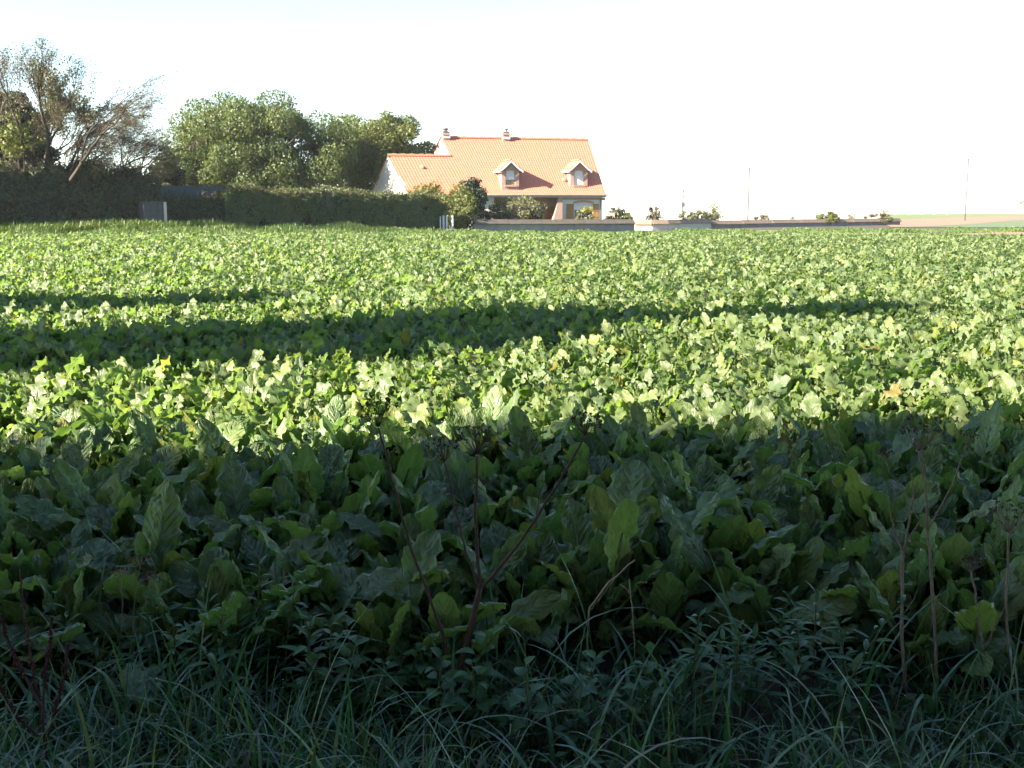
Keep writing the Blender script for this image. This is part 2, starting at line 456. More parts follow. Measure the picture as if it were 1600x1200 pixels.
ts = np.linspace(-.75, .75, 60)
strip('verge', [(t * field_far(t), field_far(t)) for t in ts], [(t * 1.0 * (field_far(t) + 22), field_far(t) + 22) for t in ts], M['pasture'], .012, 80, 12)
strip('dirt_track', [(.29 * 72, 72), (.36 * 71, 71), (.47 * 69, 69), (.75 * 64, 64)], [(.29 * 75, 75), (.36 * 77, 77), (.47 * 77, 77), (.75 * 72, 72)], M['dirt'], .03)
strip('crop_field', [(.352 * 103, 103), (.36 * 103, 103), (.47 * 97, 97), (.8 * 92, 92)], [(.352 * 104, 104), (.37 * 106, 106), (.47 * 162, 162), (.8 * 190, 190)], M['crop'], .035)
strip('ploughed_field', [(.345 * 104.5, 104.5), (.37 * 106.3, 106.3), (.47 * 162.3, 162.3), (.8 * 190.3, 190.3)], [(.33 * 190, 190), (.37 * 205, 205), (.47 * 265, 265), (.8 * 300, 300)], M['plough'], .04)
strip('sky_white_strip', [(-.2 * 150, 150), (.2 * 150, 150), (.34 * 150, 150)], [(-.2 * 500, 500), (.2 * 450, 450), (.355 * 345, 345)], M['sky_white_ground'], .03)  # pale strip standing in for the white sky above the boundary wall
strip('pasture', [(.33 * 190.4, 190.4), (.37 * 205.4, 205.4), (.47 * 265.4, 265.4), (.8 * 300.4, 300.4)], [(.345 * 345, 345), (.37 * 345, 345), (.47 * 350, 350), (.8 * 360, 360)], M['pasture'], .045)
strip('garden_lawn', [(-16, 84), (-4, 90), (10, 97), (40, 123)], [(-20, 130), (-4, 130), (10, 135), (40, 150)], M['pasture'], .03)

# ------------------------------------------------------------------ foliage helpers
def unit(a): return a / (np.linalg.norm(a, axis=-1, keepdims=True) + 1e-9)


def leaf_faces(rng, P, Nm, size, ratio=.36, droop=0.0):
    n = len(P)
    rv = rng.normal(size=(n, 3)); rv[:, 2] -= droop
    T = unit(rv - (rv * Nm).sum(1, keepdims=True) * Nm)
    B = np.cross(Nm, T)
    s = size * rng.uniform(.6, 1.35, (n, 1))
    V = np.stack([P - T * s * .5, P + B * s * ratio + Nm * s * .09, P + T * s * .5, P - B * s * ratio + Nm * s * .09], 1).reshape(-1, 3)
    return V, np.arange(4 * n).reshape(-1, 4)


def crown(rng, blobs, n, size, droop=0.0, inner=.22, flat=.35, tint_spread=.35):
    """leaf-sized faces spread through a set of ellipsoid clumps; blobs rows: cx cy cz rx ry rz."""
    b = np.asarray(blobs, float)
    w = (b[:, 3] * b[:, 4] + b[:, 4] * b[:, 5] + b[:, 3] * b[:, 5]); w /= w.sum()
    k = rng.choice(len(b), n, p=w)
    D = unit(rng.normal(size=(n, 3)))
    rr = 1 - np.abs(rng.normal(size=(n, 1))) * inner + rng.normal(size=(n, 1)) * .04
    P = b[k, :3] + D * rr * b[k, 3:]
    Nm = unit(unit(D / b[k, 3:]) + rng.normal(size=(n, 3)) * flat * 1.3)
    V, F = leaf_faces(rng, P, Nm, size, droop=droop)
    bt = rng.uniform(0, tint_spread, len(b))
    t = np.clip(.1 + bt[k] + rng.uniform(0, .5, n), 0, .98)
    mb = MB(); mb.add(V, F, np.repeat(t, 4))
    return mb


def clumps(rng, c, rad, m_, r0, r1, zmin=-.5, shell=.78):
    """clump ellipsoids over the surface of a big ellipsoid (plus a few inside)."""
    c, rad = np.asarray(c, float), np.asarray(rad, float)
    out = []
    while len(out) < m_:
        d = unit(rng.normal(size=3))
        if d[2] < zmin: continue
        s = shell * rng.uniform(.75, 1.1) if rng.random() > .2 else rng.uniform(.2, .6)
        r = rng.uniform(r0, r1)
        out.append([*(c + d * rad * s), r * rng.uniform(.9, 1.3), r * rng.uniform(.9, 1.3), r * rng.uniform(.7, 1.0)])
    return out


def limbs(rng, base, top, r0, spread, n=6, k=6):
    """tapered trunk with limbs reaching into the crown."""
    mb = MB(); base = np.asarray(base, float); top = np.asarray(top, float)
    u = np.linspace(0, 1, 7)[:, None]
    wob = rng.normal(size=(7, 3)) * .06 * np.linalg.norm(top - base) * u * (1 - u)
    tr = base + (top - base) * u + wob
    mb.tube(tr, np.linspace(r0, r0 * .25, 7), k)
    for i in range(n):
        a = rng.uniform(.25, .85); p = base + (top - base) * a
        d = unit(np.array([rng.normal(), rng.normal(), rng.uniform(.3, .9)]))
        L = spread * rng.uniform(.6, 1.0)
        q = [p + d * L * s + np.array([0, 0, .15 * L * s * s]) + rng.normal(size=3) * .03 * L for s in np.linspace(0, 1, 5)]
        mb.tube(q, np.linspace(r0 * .4, r0 * .08, 5), 5)
    return mb


def tree(name, label, cat, base, crown_c, crown_r, nb, r0, r1, nl, size, mat, group=None, trunk_r=.25, seed=1, zmin=-.5, droop=0., extra=None, crown_name='crown'):
    rng = np.random.default_rng(seed)
    t = empty(name, base)
    tag(t, label, cat, group)
    bl = clumps(rng, crown_c, crown_r, nb, r0, r1, zmin)
    if extra: bl += extra
    crown(rng, bl, nl, size, droop, flat=.75).build(crown_name, mat, t)
    limbs(rng, base, (crown_c[0], crown_c[1], crown_c[2] + crown_r[2] * .5), trunk_r, max(crown_r[0], crown_r[2]) * .8).build('trunk', M['bark'], t, smooth=True)
    return t


def px_ell(pxl, pxr, pyt, pyb, Y, depth=1.0):
    """crown ellipsoid that spans the given photo box at distance Y."""
    a, b, c, d = at(pxl, pyt, Y), at(pxr, pyt, Y), at(pxl, pyb, Y), None
    cx = (a[0] + b[0]) / 2; rx = (b[0] - a[0]) / 2
    cz = (a[2] + c[2]) / 2; rz = (a[2] - c[2]) / 2
    return (cx, Y, cz), (rx, rx * depth, rz)


def bush(name, label, pxl, pxr, pyt, pyb, Y, mat, seed, size=.2, n=1500, cat='bush', group=None, nb=14, sparse=False, part='foliage'):
    rng = np.random.default_rng(seed)
    c, r = px_ell(pxl, pxr, pyt, pyb, Y)
    g = g1(c[0], Y); base = (c[0], Y, g)
    t = empty(name, base); tag(t, label, cat, group)
    rm = min(r[0], r[2])
    bl = clumps(rng, c, np.array(r) * .95, nb, rm * .22, rm * .42, -.8)
    low = c[2] - r[2]
    if low > g + .1:
        bl += [[c[0] + rng.uniform(-.6, .6) * r[0], Y + rng.uniform(-.5, .5) * r[1], rng.uniform(g + .2, c[2]), rm * .4, rm * .4, rm * .4] for _ in range(8)]
    crown(rng, bl, n, size, inner=.3, flat=.6).build(part, mat, t)
    mb = MB()
    for i in range(7 if not sparse else 16):
        d = np.array([rng.normal() * r[0] * .5, rng.normal() * r[1] * .5, (c[2] - g) + r[2] * rng.uniform(-.2, .95 if sparse else .4)])
        q = [np.array(base) + d * s + np.array([0, 0, .0]) + rng.normal(size=3) * .03 * s for s in np.linspace(0, 1, 4)]
        mb.tube(q, np.linspace(.03, .008, 4), 4)
    mb.build('stem', M['twig'], t)
    return t


# ------------------------------------------------------------------ house
TH = R(14)
HO = at(948, 305, 100)
H0 = np.array([HO[0], HO[1], g1(HO[0], HO[1] + 3)])
# local frame: x along the front (right end at 0), y to the back, z up; front wall at y = .45
house = empty('brick_house', H0, TH)
tag(house, 'large house with bright orange tiled roof, two dormers and white gable behind garden wall', 'house')
EAVE = HO[2] - H0[2]
cT, sT = math.cos(TH), math.sin(TH)


def hx(px, yl=.45):
    """local x on the plane y = yl that shows at photo column px."""
    k = (px - 800) / FPX / CP * 1.0
    # world: X = H0x + x c - yl s ; Y = H0y + x s + yl c ; X = k Y' (objects near the horizon line)
    k = (px - 800) / (FPX * .9885 + 0)  # depth along the axis ~ Y * cos(pitch)
    k = (px - 800) / FPX * (CP + 0.0)
    return (k * (H0[1] + yl * cT) - H0[0] + yl * sT) / (cT - k * sT)


def hz(py, px, yl=.45):
    x = hx(px, yl); Yw = H0[1] + x * sT + yl * cT
    return at(px, py, Yw)[2] - H0[2]


RUN = 5.6
RIDGE = hz(218, 916, RUN)
LM = hx(689, RUN)
LM_front = LM
AR = hz(242, 610, 3.6)
PITCHT = (RIDGE - EAVE) / RUN
YA = (AR - EAVE) / PITCHT
LA = hx(607, YA)


SK = .33


def slope(mb, x0, x1, prof, pan=.24, course=.34, lift=.0, sk0=None, sk1=None):
    """pantiled roof slope: prof = list of (y, z) from eave to ridge."""
    pr = np.asarray(prof, float)
    d = np.concatenate([[0], np.cumsum(np.linalg.norm(np.diff(pr, axis=0), axis=1))])
    nc = max(2, int(round(d[-1] / course))); npan = max(2, int(round(abs(x1 - x0) / pan)))
    xs = np.linspace(x0, x1, npan * 4 + 1)
    wave = .010 * np.cos(np.arange(len(xs)) * 2 * math.pi / 4)
    for c in range(nc):
        s0, s1 = d[-1] * c / nc, d[-1] * (c + 1) / nc
        rows = []
        for s, h in ((s0, -.01), (s0, .010), (s1, .0)):
            y = np.interp(s, d, pr[:, 0]); z = np.interp(s, d, pr[:, 1])
            y2 = np.interp(min(s + .05, d[-1]), d, pr[:, 0]); z2 = np.interp(min(s + .05, d[-1]), d, pr[:, 1])
            y1 = np.interp(max(s - .05, 0), d, pr[:, 0]); z1 = np.interp(max(s - .05, 0), d, pr[:, 1])
            t = unit(np.array([y2 - y1, z2 - z1])); nrm = np.array([-t[1], t[0]]) if t[0] > 0 else np.array([t[1], -t[0]])
            off = h + wave * (1 if h > -.01 else .3) + lift
            xa = x0 + (SK * (sk0 - y) if sk0 is not None else 0); xb = x1 + (SK * (sk1 - y) if sk1 is not None else 0)
            rows.append(np.stack([np.linspace(xa, xb, len(xs)), y + nrm[0] * off, z + nrm[1] * off], 1))
        V = np.concatenate(rows); n = len(xs)
        F = [(r * n + i, r * n + i + 1, (r + 1) * n + i + 1, (r + 1) * n + i) for r in range(2) for i in range(n - 1)]
        tint = np.tile((np.arange(n) // 4) * 1.37 + c * 17.31, 3)
        mb.add(V, F, tint)
    return mb


def flare(y0, z0, y1, z1):
    # slightly flattened foot of the slope
    k = (z1 - z0) / (y1 - y0)
    return [(y0, z0), (y0 + (y1 - y0) * .2, z0 + (z1 - z0) * .165), (y1, z1)]


prof_front = flare(0, EAVE, RUN, RIDGE)
def roof_z(y): return float(np.interp(y, [p[0] for p in prof_front], [p[1] for p in prof_front]))
def roof_y(z): return float(np.interp(z, [p[1] for p in prof_front], [p[0] for p in prof_front]))


YA = roof_y(AR)
mb = MB(); slope(mb, LM, 0, prof_front, sk0=RUN)
slope(mb, LM, 0, [(2 * RUN, EAVE), (RUN, RIDGE)], sk0=RUN)
r_main = mb.build('roof', M['tiles'], house, local=True)
mb = MB(); slope(mb, LA, LM - .005, [(p[0], p[1]) for p in prof_front if p[1] < AR] + [(YA, AR)], sk0=YA, sk1=RUN)
slope(mb, LA, LM - .005, [(2 * YA, EAVE), (YA, AR)], sk0=YA, sk1=RUN)
r_ann = mb.build('annex_roof', M['tiles'], house, local=True)
for x0, x1, y, z in ((LM, 0, RUN, RIDGE), (LA, LM + SK * (RUN - YA), YA, AR)):
    mb = MB(); n = int(abs(x1 - x0) / .4)
    for i in range(n):
        a, b = x0 + (x1 - x0) * i / n, x0 + (x1 - x0) * (i + 1) / n
        hgt = .03 * (i % 2)
        mb.prism([(y - .16, z - .05), (y - .1, z + .07 + hgt), (y, z + .11 + hgt), (y + .1, z + .07 + hgt), (y + .16, z - .05)], 0, a, b)
    mb.build('ridge_tiles', M['tiles'], house, local=True)
# walls
WF = .5


def gable(xf, prof):
    """gable wall of some thickness along the (slightly skewed) end x = xf(y)."""
    mb = MB(); k = len(prof)
    V = [(xf(y), y, z) for y, z in prof] + [(xf(y) + .24, y, z) for y, z in prof]
    mb.add(V, [(q, (q + 1) % k, (q + 1) % k + k, q + k) for q in range(k)])
    mb.f.append(np.array([list(range(k))[::-1]])); mb.f.append(np.array([list(range(k, 2 * k))]))
    return mb


pg = [(WF, 0), (2 * RUN - WF, 0), (2 * RUN - WF, roof_z(WF) - .12), (RUN, RIDGE - .1), (WF, roof_z(WF) - .12)]
gable(lambda y: LM + .1 + SK * (RUN - y), pg).build('gable_wall', M['white_wall'], house, local=True)
gable(lambda y: -.5, pg).build('gable_wall', M['white_wall'], house, local=True)
gable(lambda y: LA + .07 + SK * (YA - y), [(.28, 0), (2 * YA - .3, 0), (2 * YA - .3, EAVE + .12), (YA, AR - .08), (.28, EAVE + .1)]).build('gable_wall', M['white_wall'], house, local=True)
mb = MB(); mb.box(LA + SK * YA + .3, LM + SK * RUN, WF - .15, WF + .1, 0, EAVE + .05); mb.build('annex_wall', M['white_wall'], house, local=True)
# front wall with an open window hole and the porch recess
xr0, xr1 = hx(772), hx(876)                 # porch recess
wx0, wx1 = hx(897), hx(926)                 # window
wz0, wz1 = hz(341, 910), hz(319, 910)
TOPZ = EAVE + .02
mb = MB()
mb.box(xr1, wx0, WF, WF + .25, 0, TOPZ); mb.box(wx1, -.5, WF, WF + .25, 0, TOPZ)
mb.box(wx0, wx1, WF, WF + .25, 0, wz0); mb.box(wx0, wx1, WF, WF + .25, wz1, TOPZ)
mb.build('front_wall', M['white_wall'], house, local=True)
mb = MB(); mb.box(LM + SK * RUN + .2, xr0, WF, WF + .25, 0, TOPZ)
mb.build('front_wall', M['white_wall'], house, local=True)
mb = MB(); mb.box(xr0, xr1, 2.0, 2.2, 0, TOPZ); mb.box(xr0 - .2, xr0 + .002, WF + .26, 2.0, 0, TOPZ); mb.box(xr1 - .002, xr1 + .2, WF + .26, 2.0, 0, TOPZ)
mb.build('porch_wall', M['brick'], house, local=True)
mb = MB()      # flared brick buttress beside the porch
bx = hx(874)
mb.prism([(bx - .95, 0), (bx + .2, 0), (bx + .2, TOPZ - .06), (bx - .12, TOPZ - .06), (bx - .5, TOPZ * .45)], 1, WF - .35, WF + .2)
mb.build('buttress', M['brick'], house, local=True)
mb = MB(); d0, d1 = hx(850, 2.0), hx(866, 2.0); mb.box(d0, d1, 1.92, 1.99, 0, 2.15)
dr = mb.build('door', M['door'], house, local=True)
mb = MB(); mb.box(d1 - .15, d1 - .1, 1.85, 1.91, .95, 1.15); mb.build('door_handle', M['galv'], dr, local=True)
# window, shutters, brick arch
mb = MB(); mb.box(wx0, wx1, WF + .12, WF + .16, wz0, wz1)
wi = mb.build('window', M['pane'], house, local=True)
mb = MB()
for a, b in ((wx0, wx0 + .07), (wx1 - .07, wx1), ((wx0 + wx1) / 2 - .05, (wx0 + wx1) / 2 + .05)): mb.box(a, b, WF + .06, WF + .115, wz0, wz1)
mb.box(wx0 + .07, wx1 - .07, WF + .061, WF + .114, wz1 - .08, wz1); mb.box(wx0 + .07, wx1 - .07, WF + .061, WF + .114, wz0, wz0 + .08)
child('window_frame', mb, M['white_paint'], wi)
mb = MB(); mb.box(wx0 + .08, wx1 - .08, WF + .09, WF + .112, wz0 + .75, wz1 - .085); child('roller_blind', mb, M['blind'], wi)
mb = MB(); mb.box(wx0 - .1, wx1 + .1, WF - .1, WF - .003, wz0 - .1, wz0); child('sill', mb, M['brick'], wi)
mb = MB()
n = 11
arc = [(wx0 - .1 + (wx1 - wx0 + .2) * i / n, wz1 + .02 + .14 * math.sin(math.pi * i / n)) for i in range(n + 1)]
mb.prism(arc + [(x, z + .2) for x, z in arc[::-1]], 1, WF - .04, WF - .003)
child('arch', mb, M['brick'], wi)
for side, (a, b) in enumerate(((hx(885), wx0 - .03), (wx1 + .03, hx(935.5)))):
    mb = MB(); mb.box(a, b, WF - .06, WF - .01, wz0 - .05, wz1 + .02)
    s_ = mb.build('shutter', M['wood_shutter'], house, local=True)
    for zz in (wz0 + .12, (wz0 + wz1) / 2, wz1 - .15):
        mb = MB(); mb.box(a + .03, b - .03, WF - .085, WF - .0605, zz, zz + .09); child('batten', mb, M['wood_shutter'], s_)
# cornice band, fascia, gutter, downpipe, wall lamp
mb = MB(); mb.box(xr1, -.26, WF - .09, WF - .003, TOPZ - .42, TOPZ - .27); mb.build('cornice', M['brick'], house, local=True)
mb = MB(); mb.box(LM + SK * RUN, -.05, .08, .13, EAVE - .2, EAVE - .03); mb.box(LM + SK * RUN, -.05, .13, WF, EAVE - .2, EAVE - .17); mb.build('fascia', M['white_paint'], house, local=True)
mb = MB(); mb.tube([(LM + SK * RUN, -.03, EAVE - .06), (0.02, -.03, EAVE - .06)], .065, 8); mb.build('gutter', M['gutter'], house, local=True, smooth=True)
mb = MB(); dx = hx(938); mb.tube([(dx, -.02, EAVE - .12), (dx, .2, EAVE - .3), (dx, WF - .07, EAVE - .5), (dx, WF - .07, .05)], .045, 6); mb.build('downpipe', M['gutter'], house, local=True, smooth=True)
mb = MB(); mb.box(-.32, -.02, WF - .2, WF - .05, EAVE - .45, EAVE - .22); mb.build('wall_lamp', M['gutter'], house, local=True)


def dormer(pc, py_base):
    """gabled brick dormer with its own little roof."""
    zb = hz(py_base, pc, .5); yd = max(roof_y(zb), .1)
    zb = roof_z(yd) - .1
    xc = hx(pc, yd)
    za = hz(250, pc, yd); ze = hz(265.5, pc, yd)
    hw = (hx(pc + 13.5, yd) - hx(pc - 13.5, yd)) / 2
    ho = hw + .32
    yb = roof_y(min(za, RIDGE - .3)) + .25
    wz0, wz1, ww = hz(289, pc, yd), hz(268.5, pc, yd), (hx(pc + 7.5, yd) - hx(pc - 7.5, yd)) / 2
    zs = ze + .12
    mb = MB()
    mb.box(xc - hw, xc - ww, yd, yd + .25, zb, zs); mb.box(xc + ww, xc + hw, yd, yd + .25, zb, zs)
    mb.box(xc - ww, xc + ww, yd, yd + .25, zb, wz0)
    n = 10
    arch = [(xc - ww + 2 * ww * i / n, wz1 + .12 * math.sin(math.pi * i / n)) for i in range(n + 1)]
    mb.prism(arch + [(xc + ww, zs), (xc - ww, zs)], 1, yd, yd + .25)
    mb.prism([(xc - hw, zs), (xc + hw, zs), (xc, za - .14)], 1, yd + .002, yd + .25)
    for s in (-1, 1):
        mb.prism([(yd + .25, zb), (yd + .25, zs), (roof_y(zs) + .1, zs)], 0, xc + s * hw, xc + s * (hw - .15))
    d = mb.build('dormer', M['brick'], house, local=True)
    mb = MB()
    # two slopes, built in a frame where the slope runs across x
    for s in (-1, 1):
        sub = MB(); L = yb - (yd - .28)
        slope(sub, 0, L, [(0, ze - .02), (ho * .3, ze + (za - ze) * .22), (ho, za)], .24, .32)
        V, T = sub.arrays()
        V2 = np.stack([xc + s * (ho - V[:, 1]), yd - .28 + V[:, 0], V[:, 2]], 1)
        mb.v.append(V2); mb.t.append(T); mb.uv.append(np.full((len(V2), 2), .5)); mb.f += [f + mb.n for f in sub.f]; mb.n += len(V2)
    mb.prism([(xc - .12, za + .0), (xc, za + .1), (xc + .12, za + .0)], 1, yd - .3, yb)
    child('dormer_roof', mb, M['tiles'], d)
    mb = MB()
    for s in (-1, 1):
        top = [(xc + s * ho, ze - .05), (xc + s * ho * .7, ze + (za - ze) * .2 - .03), (xc, za - .02)]
        bot = [(x, z - .2) for x, z in top[::-1]]
        mb.prism(top + bot, 1, yd - .33, yd - .285)
        mb.box(xc + s * ho - .025, xc + s * ho + .025, yd - .284, roof_y(ze) + .1, ze - .22, ze - .06)
    child('bargeboard', mb, M['white_paint'], d)
    mb = MB(); mb.box(xc - ww, xc + ww, yd + .14, yd + .18, wz0, wz1 + .12); child('window_pane', mb, M['pane'], d)
    mb = MB()
    low = wz0 + (wz1 - wz0) * (.42 if pc < 850 else .04)
    mb.prism([(x, z) for x, z in arch[1:-1]] + [(xc + ww * .92, low), (xc - ww * .92, low)], 1, yd + .07, yd + .1)
    child('roller_shutter', mb, M['blind'], d)
    mb = MB()
    for a, b in ((xc - ww, xc - ww + .06), (xc + ww - .06, xc + ww), (xc - .05, xc + .05)): mb.box(a, b, yd + .105, yd + .138, wz0, wz1 + .05)
    mb.box(xc - ww + .06, xc + ww - .06, yd + .106, yd + .137, wz0, wz0 + .08)
    child('window_frame', mb, M['wood_shutter'] if pc < 850 else M['white_paint'], d)
    mb = MB(); mb.box(xc - ww - .12, xc + ww + .12, yd - .1, yd - .003, wz0 - .16, wz0 - .03); child('sill', mb, M['brick'], d)


dormer(797.5, 297)
dormer(904, 292)


def chimney(p0, p1, pt, dark):
    x0, x1 = hx(p0, RUN), hx(p1, RUN); zt = hz(pt, (p0 + p1) / 2, RUN)
    mb = MB(); mb.box(x0, x1, RUN - .35, RUN + .35, RIDGE - .6, zt)
    mb.box(x0 - .06, x1 + .06, RUN - .41, RUN + .41, zt - .24, zt - .12)
    c = mb.build('chimney', M['brick'], house, local=True)
    mb = MB(); xc = (x0 + x1) / 2
    mb.box(x0 - .03, x1 + .03, RUN - .38, RUN + .38, zt + .001, zt + .07)
    mb.tube([(xc, RUN, zt + .06), (xc, RUN, zt + .2), (xc, RUN, zt + .28), (xc, RUN, zt + .38), (xc, RUN, zt + .42)], [.2, .17, .27, .22, .04], 9)
    child('chimney_pot', mb, M['gutter'] if dark else M['block'], c)
    mb = MB(); mb.box(x0 - .05, x1 + .05, RUN - .42, RUN + .42, RIDGE - .12, RIDGE + .04); child('flashing', mb, M['white_paint'], c)


chimney(692.5, 702.5, 207, False)
chimney(785, 795, 207, True)
for vx, vy in ((878, 283), (662, 262)):
    x = hx(vx, 2); y = roof_y(hz(vy, vx, 1.0)); z = roof_z(y)
    mb = MB(); mb.prism([(y - .15, z + .03), (y + .2, z + .28), (y - .1, z + .2)], 0, x - .12, x + .12); mb.build('roof_vent', M['brick'], house, local=True)

# ------------------------------------------------------------------ garden walls
def wall_run(name, label, pts, h, body, cope, seg=2.6, over=.2, thick=.22, gables=True):
    """low wall along pts (list of world x, y): panels and a two-sided sloping coping, one piece per segment."""
    pl = np.asarray(pts, float); d = np.concatenate([[0], np.cumsum(np.linalg.norm(np.diff(pl, axis=0), axis=1))])
    base = (pl[0][0], pl[0][1], g1(*pl[0]))
    t = empty(name, base); tag(t, label, 'wall')
    n = max(1, int(round(d[-1] / seg)))
    for i in range(n):
        s0, s1 = d[-1] * i / n + .006, d[-1] * (i + 1) / n - .006
        A = np.array([np.interp(s0, d, pl[:, 0]), np.interp(s0, d, pl[:, 1])]); B = np.array([np.interp(s1, d, pl[:, 0]), np.interp(s1, d, pl[:, 1])])
        ax = unit(B - A); nn = np.array([-ax[1], ax[0]])
        zb = min(g1(*A), g1(*B)) - .15; zt = (g1(*A) + g1(*B)) / 2 + h
        def ring(P, prof): return [(*(P + nn * o), z) for o, z in prof]
        for nm, prof, mt in (('wall_panel', [(-thick / 2, zb), (thick / 2, zb), (thick / 2, zt), (-thick / 2, zt)], body),
                             ('coping', [(-thick / 2 - over, zt + .003), (thick / 2 + over, zt + .003), (thick / 2 + over, zt + .05), (0, zt + .40), (-thick / 2 - over, zt + .05)], cope)):
            k = len(prof); mb = MB()
            mb.add(ring(A, prof) + ring(B, prof), [(j, (j + 1) % k, (j + 1) % k + k, j + k) for j in range(k)])
            mb.f.append(np.array([list(range(k))[::-1]])); mb.f.append(np.array([list(range(k, 2 * k))]))
            mb.build(nm, mt, t)
    return t


def gp(px, Y): return ((px - 800) / FPX * CP * Y, Y)


W1a, W1b = gp(740, 87.6), gp(990, 95)
wall_run('garden_wall', 'low grey concrete garden wall with dark sloping coping in front of house', [W1a, W1b], .62, M['concrete'], M['coping_dark'], 3.0)
W2 = [gp(992, 98.8), gp(1010, 98.4), gp(1030, 98.6), gp(1050, 99.4), gp(1070, 100.8), gp(1090, 102.8), gp(1110, 105.2)]
wall_run('entrance_wall', 'pale sunlit curved wall beside the long low boundary wall', W2, .52, M['pale_render'], M['coping'], 1.6, over=.14)
W3 = [gp(1110.5, 105.3), gp(1406, 125)]
wall_run('boundary_wall', 'long low boundary wall with pinkish coping running towards the open field', W3, .36, M['concrete'], M['coping'], 4.4)

# ------------------------------------------------------------------ hedges
def hedge(name, label, A, B, h, w, nl, size, mat, seed, hvar=.25, twigs=120, cat='hedge', lean=0.0):
    rng = np.random.default_rng(seed)
    A, B = np.array(A, float), np.array(B, float); L = np.linalg.norm(B - A); ax = (B - A) / L; nn = np.array([ax[1], -ax[0]])   # nn faces the field
    base = (*((A + B) / 2), g1(*((A + B) / 2)))
    t = empty(name, base); tag(t, label, cat)
    ph = rng.uniform(0, 6.28, 6)
    def top(s): return h + hvar * (np.sin(s * .9 + ph[0]) * .5 + np.sin(s * 2.3 + ph[1]) * .35 + np.sin(s * 5.1 + ph[2]) * .25)
    # faces of the hedge: front, top, back, ends
    n = nl; s = rng.uniform(-.3, L + .3, n); reg = rng.random(n)
    f_front, f_top = .52, .34
    u = rng.random(n); H = top(s)
    off = np.where(reg < f_front, w / 2, np.where(reg < f_front + f_top, rng.uniform(-w / 2, w / 2, n), -w / 2))
    z = np.where(reg < f_front, u * H, np.where(reg < f_front + f_top, H, u * H))
    bulge = .07 * np.sin(s * 1.7 + z * 1.3 + ph[3]) + .05 * np.sin(s * 4.1 - z * 2.2 + ph[4])
    off = off + np.sign(off) * bulge * (reg < f_front) - np.abs(rng.normal(size=n)) * .09 * np.sign(off)
    z = z - np.abs(rng.normal(size=n)) * .15 * (reg >= f_front) + rng.normal(size=n) * .06
    rnd_top = (reg >= f_front) & (reg < f_front + f_top)
    z = z - rnd_top * .35 * (np.abs(off) / (w / 2)) ** 4
    P2 = A[None] + ax[None] * s[:, None] + nn[None] * off[:, None]
    P = np.concatenate([P2, (gz(P2[:, 0], P2[:, 1]) + z)[:, None]], 1)
    base_n = np.where((reg < f_front)[:, None], np.array([*nn, .15])[None], np.where(rnd_top[:, None], np.array([0, 0, 1.])[None], np.array([*(-nn), .1])[None]))
    Nm = unit(base_n + rng.normal(size=(n, 3)) * .55)
    V, F = leaf_faces(rng, P, Nm, size)
    mb = MB(); mb.add(V, F, np.repeat(np.clip(.15 + .25 * np.sin(s * .6 + ph[5]) + rng.uniform(0, .6, n), 0, .98), 4))
    mb.build('foliage', mat, t)
    # solid dark core in place of branches, closing gaps and holding shade
    k = max(4, int(L / .8)); V = []
    for i in range(k + 1):
        q = A + ax * L * i / k; g = g1(*q); hh = float(top(L * i / k)) - .35
        for o, zz in ((w / 2 - .1, -.1), (w / 2 - .13, hh * .92), (0, hh + .1), (-w / 2 + .2, hh * .92), (-w / 2 + .2, -.1)):
            V.append((*(q + nn * (o + .05 * math.sin(i * 2.1))), g + zz))
    F = [(i * 5 + j, (i + 1) * 5 + j, (i + 1) * 5 + j + 1, i * 5 + j + 1) for i in range(k) for j in range(4)]
    mb = MB(); mb.add(V, F); mb.f.append(np.array([[0, 1, 2, 3, 4]])); mb.f.append(np.array([[k * 5 + j for j in range(5)]]))
    mb.build('branches', M['core'], t)
    if twigs:
        mb = MB(); lf = []
        for i in range(twigs):
            s_ = rng.uniform(0, L); q = A + ax * s_ + nn * rng.uniform(-w * .4, w * .45); z0 = g1(*q) + float(top(s_)) - .1
            l_ = rng.uniform(.25, .85); d = np.array([rng.normal() * .2, rng.normal() * .2, 1.0]) * l_
            p0 = np.array([*q, z0]); mb.tube([p0, p0 + d * .6, p0 + d], [.012, .009, .004], 3)
            lf += [p0 + d * a + rng.normal(size=3) * .04 for a in rng.uniform(.2, 1, 8)]
        lf = np.array(lf); V, F = leaf_faces(rng, lf, unit(rng.normal(size=lf.shape) + [0, 0, .5]), size * .75)
        tag(mb.build('twigs', M['twig'], t), kind='stuff')
        m2 = MB(); m2.add(V, F, np.repeat(rng.uniform(.3, .95, len(lf)), 4)); tag(m2.build('shoots', mat, t), kind='stuff')
    return t


HB = np.array([-20.1, 76.0]); HD = np.array([.81, .59])
hedge('hedge', 'long dark clipped hedge left of the house with sunlit top', HB + HD * .3, HB + HD * 17.6, 2.3, 1.7, 30000, .2, M['hedge'], 11, twigs=1500, hvar=.18)
hedge('overgrown_hedge', 'tall dark hedge under the bare autumn trees at far left', HB - HD * 23, HB - HD * 4.6 + np.array([-.2, .4]), 3.5, 2.0, 30000, .22, M['tree_dark'], 12, twigs=900, hvar=.45)
hedge('shed_hedge', 'dark ivy hedge growing in front of the blue shed', HB - HD * 4.4, HB - HD * .1, 1.8, 1.5, 8000, .19, M['tree_dark'], 13, twigs=60, hvar=.3)
bush('leafy_bush', 'broad sunlit green bush beside the white posts', 622, 756, 276, 374, 91, M['bush'], 21, .19, 13000, nb=60)
bush('sunny_bush', 'bright yellow-green bush at the left end of the garden wall', 700, 741, 316, 366, 88.2, M['bush'], 22, .17, 4200, nb=26)
